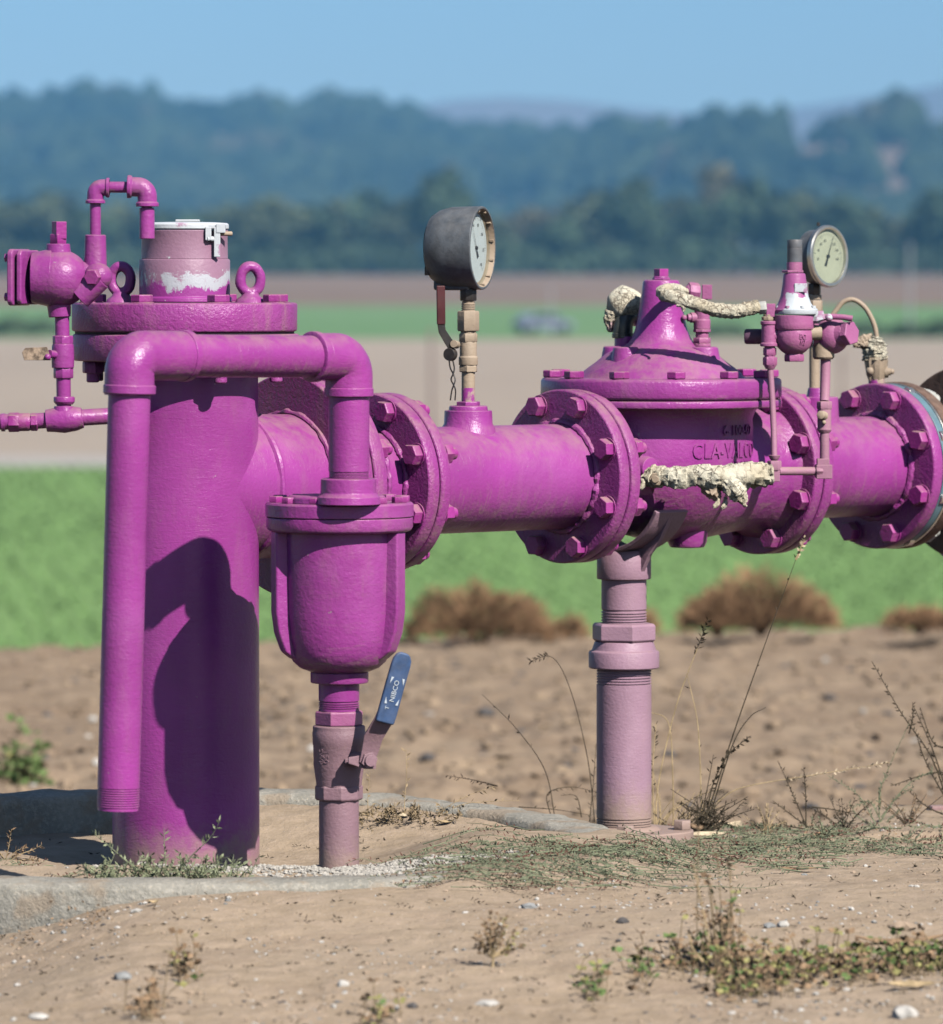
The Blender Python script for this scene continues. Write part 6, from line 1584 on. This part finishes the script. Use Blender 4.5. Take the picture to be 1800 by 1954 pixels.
# leafy foreground weeds at lower right, out of focus
def clover(px, py, n_, seed, lab, sp=40, hgt=.017, fr=(.26, .24, .50), ls=1.0):
    b = ground_pt(px, py, 7.8); t = thing('leafy_weed', lab, 'weed', T(b)); r = random.Random(seed); g, yl, br, ms = MB(), MB(), MB(), MB(); k0 = b.y / LENS_PX
    for k in range(n_):
        x, y = r.gauss(0, sp * k0), r.gauss(0, .05); z = ground_z(b.x + x, b.y + y) - b.z; h = abs(r.gauss(0, hgt)) + .004
        tgt = r.choices((g, yl, br), fr)[0]; e = Vector((x + r.gauss(0, .008), y, z + h))
        ms.tube([(x, y, z), ((x + e.x) / 2, y, z + h * .6), tuple(e)], .0007, 4, cap=False)
        for q in range(3):
            a = q * 2.09 + r.random(); s = r.uniform(.004, .010) * ls
            leaf(tgt, e, (cos(a), sin(a), .25 + r.gauss(0, .3)), s * 1.3, s, r)
    for nm, m_, mt in (('green_leaf', g, 'leaf_green'), ('yellow_leaf', yl, 'leaf_yellow'), ('brown_leaf', br, 'leaf_brown'), ('stem', ms, 'leaf_mix')):
        if m_.v: m_.build(nm, M[mt], t, smooth=False)['kind'] = 'stuff'
clover(1330, 1846, 95, 51, 'leafy green and yellow weed at the left of the lower right weed patch', 42)
clover(1415, 1895, 85, 52, 'brown leafy weed at the bottom of the lower right weed patch', 42, fr=(.15, .25, .6))
clover(1480, 1862, 110, 53, 'brown and green leafy weed in the middle of the lower right patch', 46, fr=(.25, .25, .5))
clover(1590, 1858, 110, 54, 'low brown leafy weed right of the middle of the lower right patch', 50, fr=(.2, .25, .55))
clover(1700, 1846, 110, 55, 'yellow green leafy weed at the right of the lower right patch', 46, fr=(.35, .3, .35))
clover(1790, 1850, 85, 56, 'leafy weed cut by the right edge near the bottom corner', 40)
clover(1130, 1898, 26, 57, 'small green and yellow leafy seedling left of the lower right patch', 16, .018, (.5, .35, .15))
clover(1225, 1862, 22, 58, 'tiny green seedling between the lone plant and the weed patch', 12, .014, (.6, .1, .3))
clover(1375, 1832, 60, 59, 'tall withered weed at the upper left of the lower right patch', 18, .05, (.12, .12, .76))
clover(350, 1862, 26, 60, 'small withered weed with yellow tip at lower left', 14, .022, (.05, .25, .7))
clover(285, 1938, 30, 61, 'dark withered weed at the bottom left edge', 16, .018, (0, .05, .95))
clover(715, 1948, 20, 62, 'yellowish tuft at the bottom edge left of centre', 16, .014, (.1, .5, .4))
stems_thing('dead_stalk', 'dead bent stalks rising from the lower right weed patch', ground_pt(1400, 1858, 7.8), [([(1345, 1840), (1322, 1810), (1315, 1780)], dict(rad=.002, nl=4)), ([(1480, 1835), (1450, 1805), (1414, 1777)], dict(rad=.0022, nl=0)), ([(1420, 1855), (1385, 1815), (1375, 1800)], dict(nl=4)), ([(1355, 1800), (1338, 1720), (1325, 1650)], dict(nl=30, start=.1, L=.008)), ([(1440, 1860), (1450, 1845), (1480, 1835)], dict(nl=0))], 'stem_tan', 'leaf_brown', 63, rad=.0014)
clover(48, 1484, 90, 64, 'blurred green weed on the bare ground behind the concrete ring, far left', 24, .045, (.95, .02, .03), 2.6)
# brown brush on the crest behind
def tumble(px, py, w, h, seed, lab, n=4200, d=23.6):
    x = (px - 900) * d / LENS_PX; b = Vector((x, d, ground_z(x, d))); b.z = W(px, py, d).z
    t = thing('dry_bush', lab, 'bush', T(b)); r = random.Random(seed); mb = MB(); mt = MB()
    for k in range(n):
        a = r.uniform(0, 2 * pi); q = r.random() ** .5; hx = cos(a) * q; hy = sin(a) * q
        top = sqrt(max(0, 1 - q * q)) * h * (.8 + .35 * noise.noise(Vector((hx * 2, hy * 2, seed)))); z = top * r.uniform(.15, 1.05)
        p = Vector((hx * w / 2, hy * w / 2 * .8, z)); dr = (p + Vector((0, 0, h * .5)) + Vector((r.gauss(0, .1), r.gauss(0, .1), r.gauss(0, .1)))).normalized()
        leaf(mb, p, dr + Vector((.25, 0, 0)), r.uniform(.02, .07), .0065, r)
    for k in range(14):
        a = r.uniform(0, 2 * pi); mt.tube([(0, 0, -.03), (.2 * w * cos(a), .2 * w * sin(a), h * .4), (.4 * w * cos(a), .35 * w * sin(a), h * .75)], [.008, .005, .002], 5)
    mb.build('brush', M['tumble'], t, smooth=False); mt.build('stem', M['stem_dark'], t)['kind'] = 'stuff'
tumble(915, 1222, .56, .245, 71, 'brown dry bush on the field edge right of the air valve')
tumble(1452, 1200, .58, .235, 72, 'larger brown dry bush on the field edge right of the pipe stand')
tumble(1370, 1202, .30, .13, 73, 'low dry bush joining the left side of the larger brown bush', 1400)
tumble(1755, 1196, .26, .065, 74, 'low grey brown dry bush on the field edge at the right', 1500)
tumble(1225, 1205, .10, .09, 75, 'tiny dry bush on the field edge behind the pipe stand', 400)
tumble(1085, 1212, .12, .07, 76, 'tiny pale dry bush between the brown bush and the stand', 400)
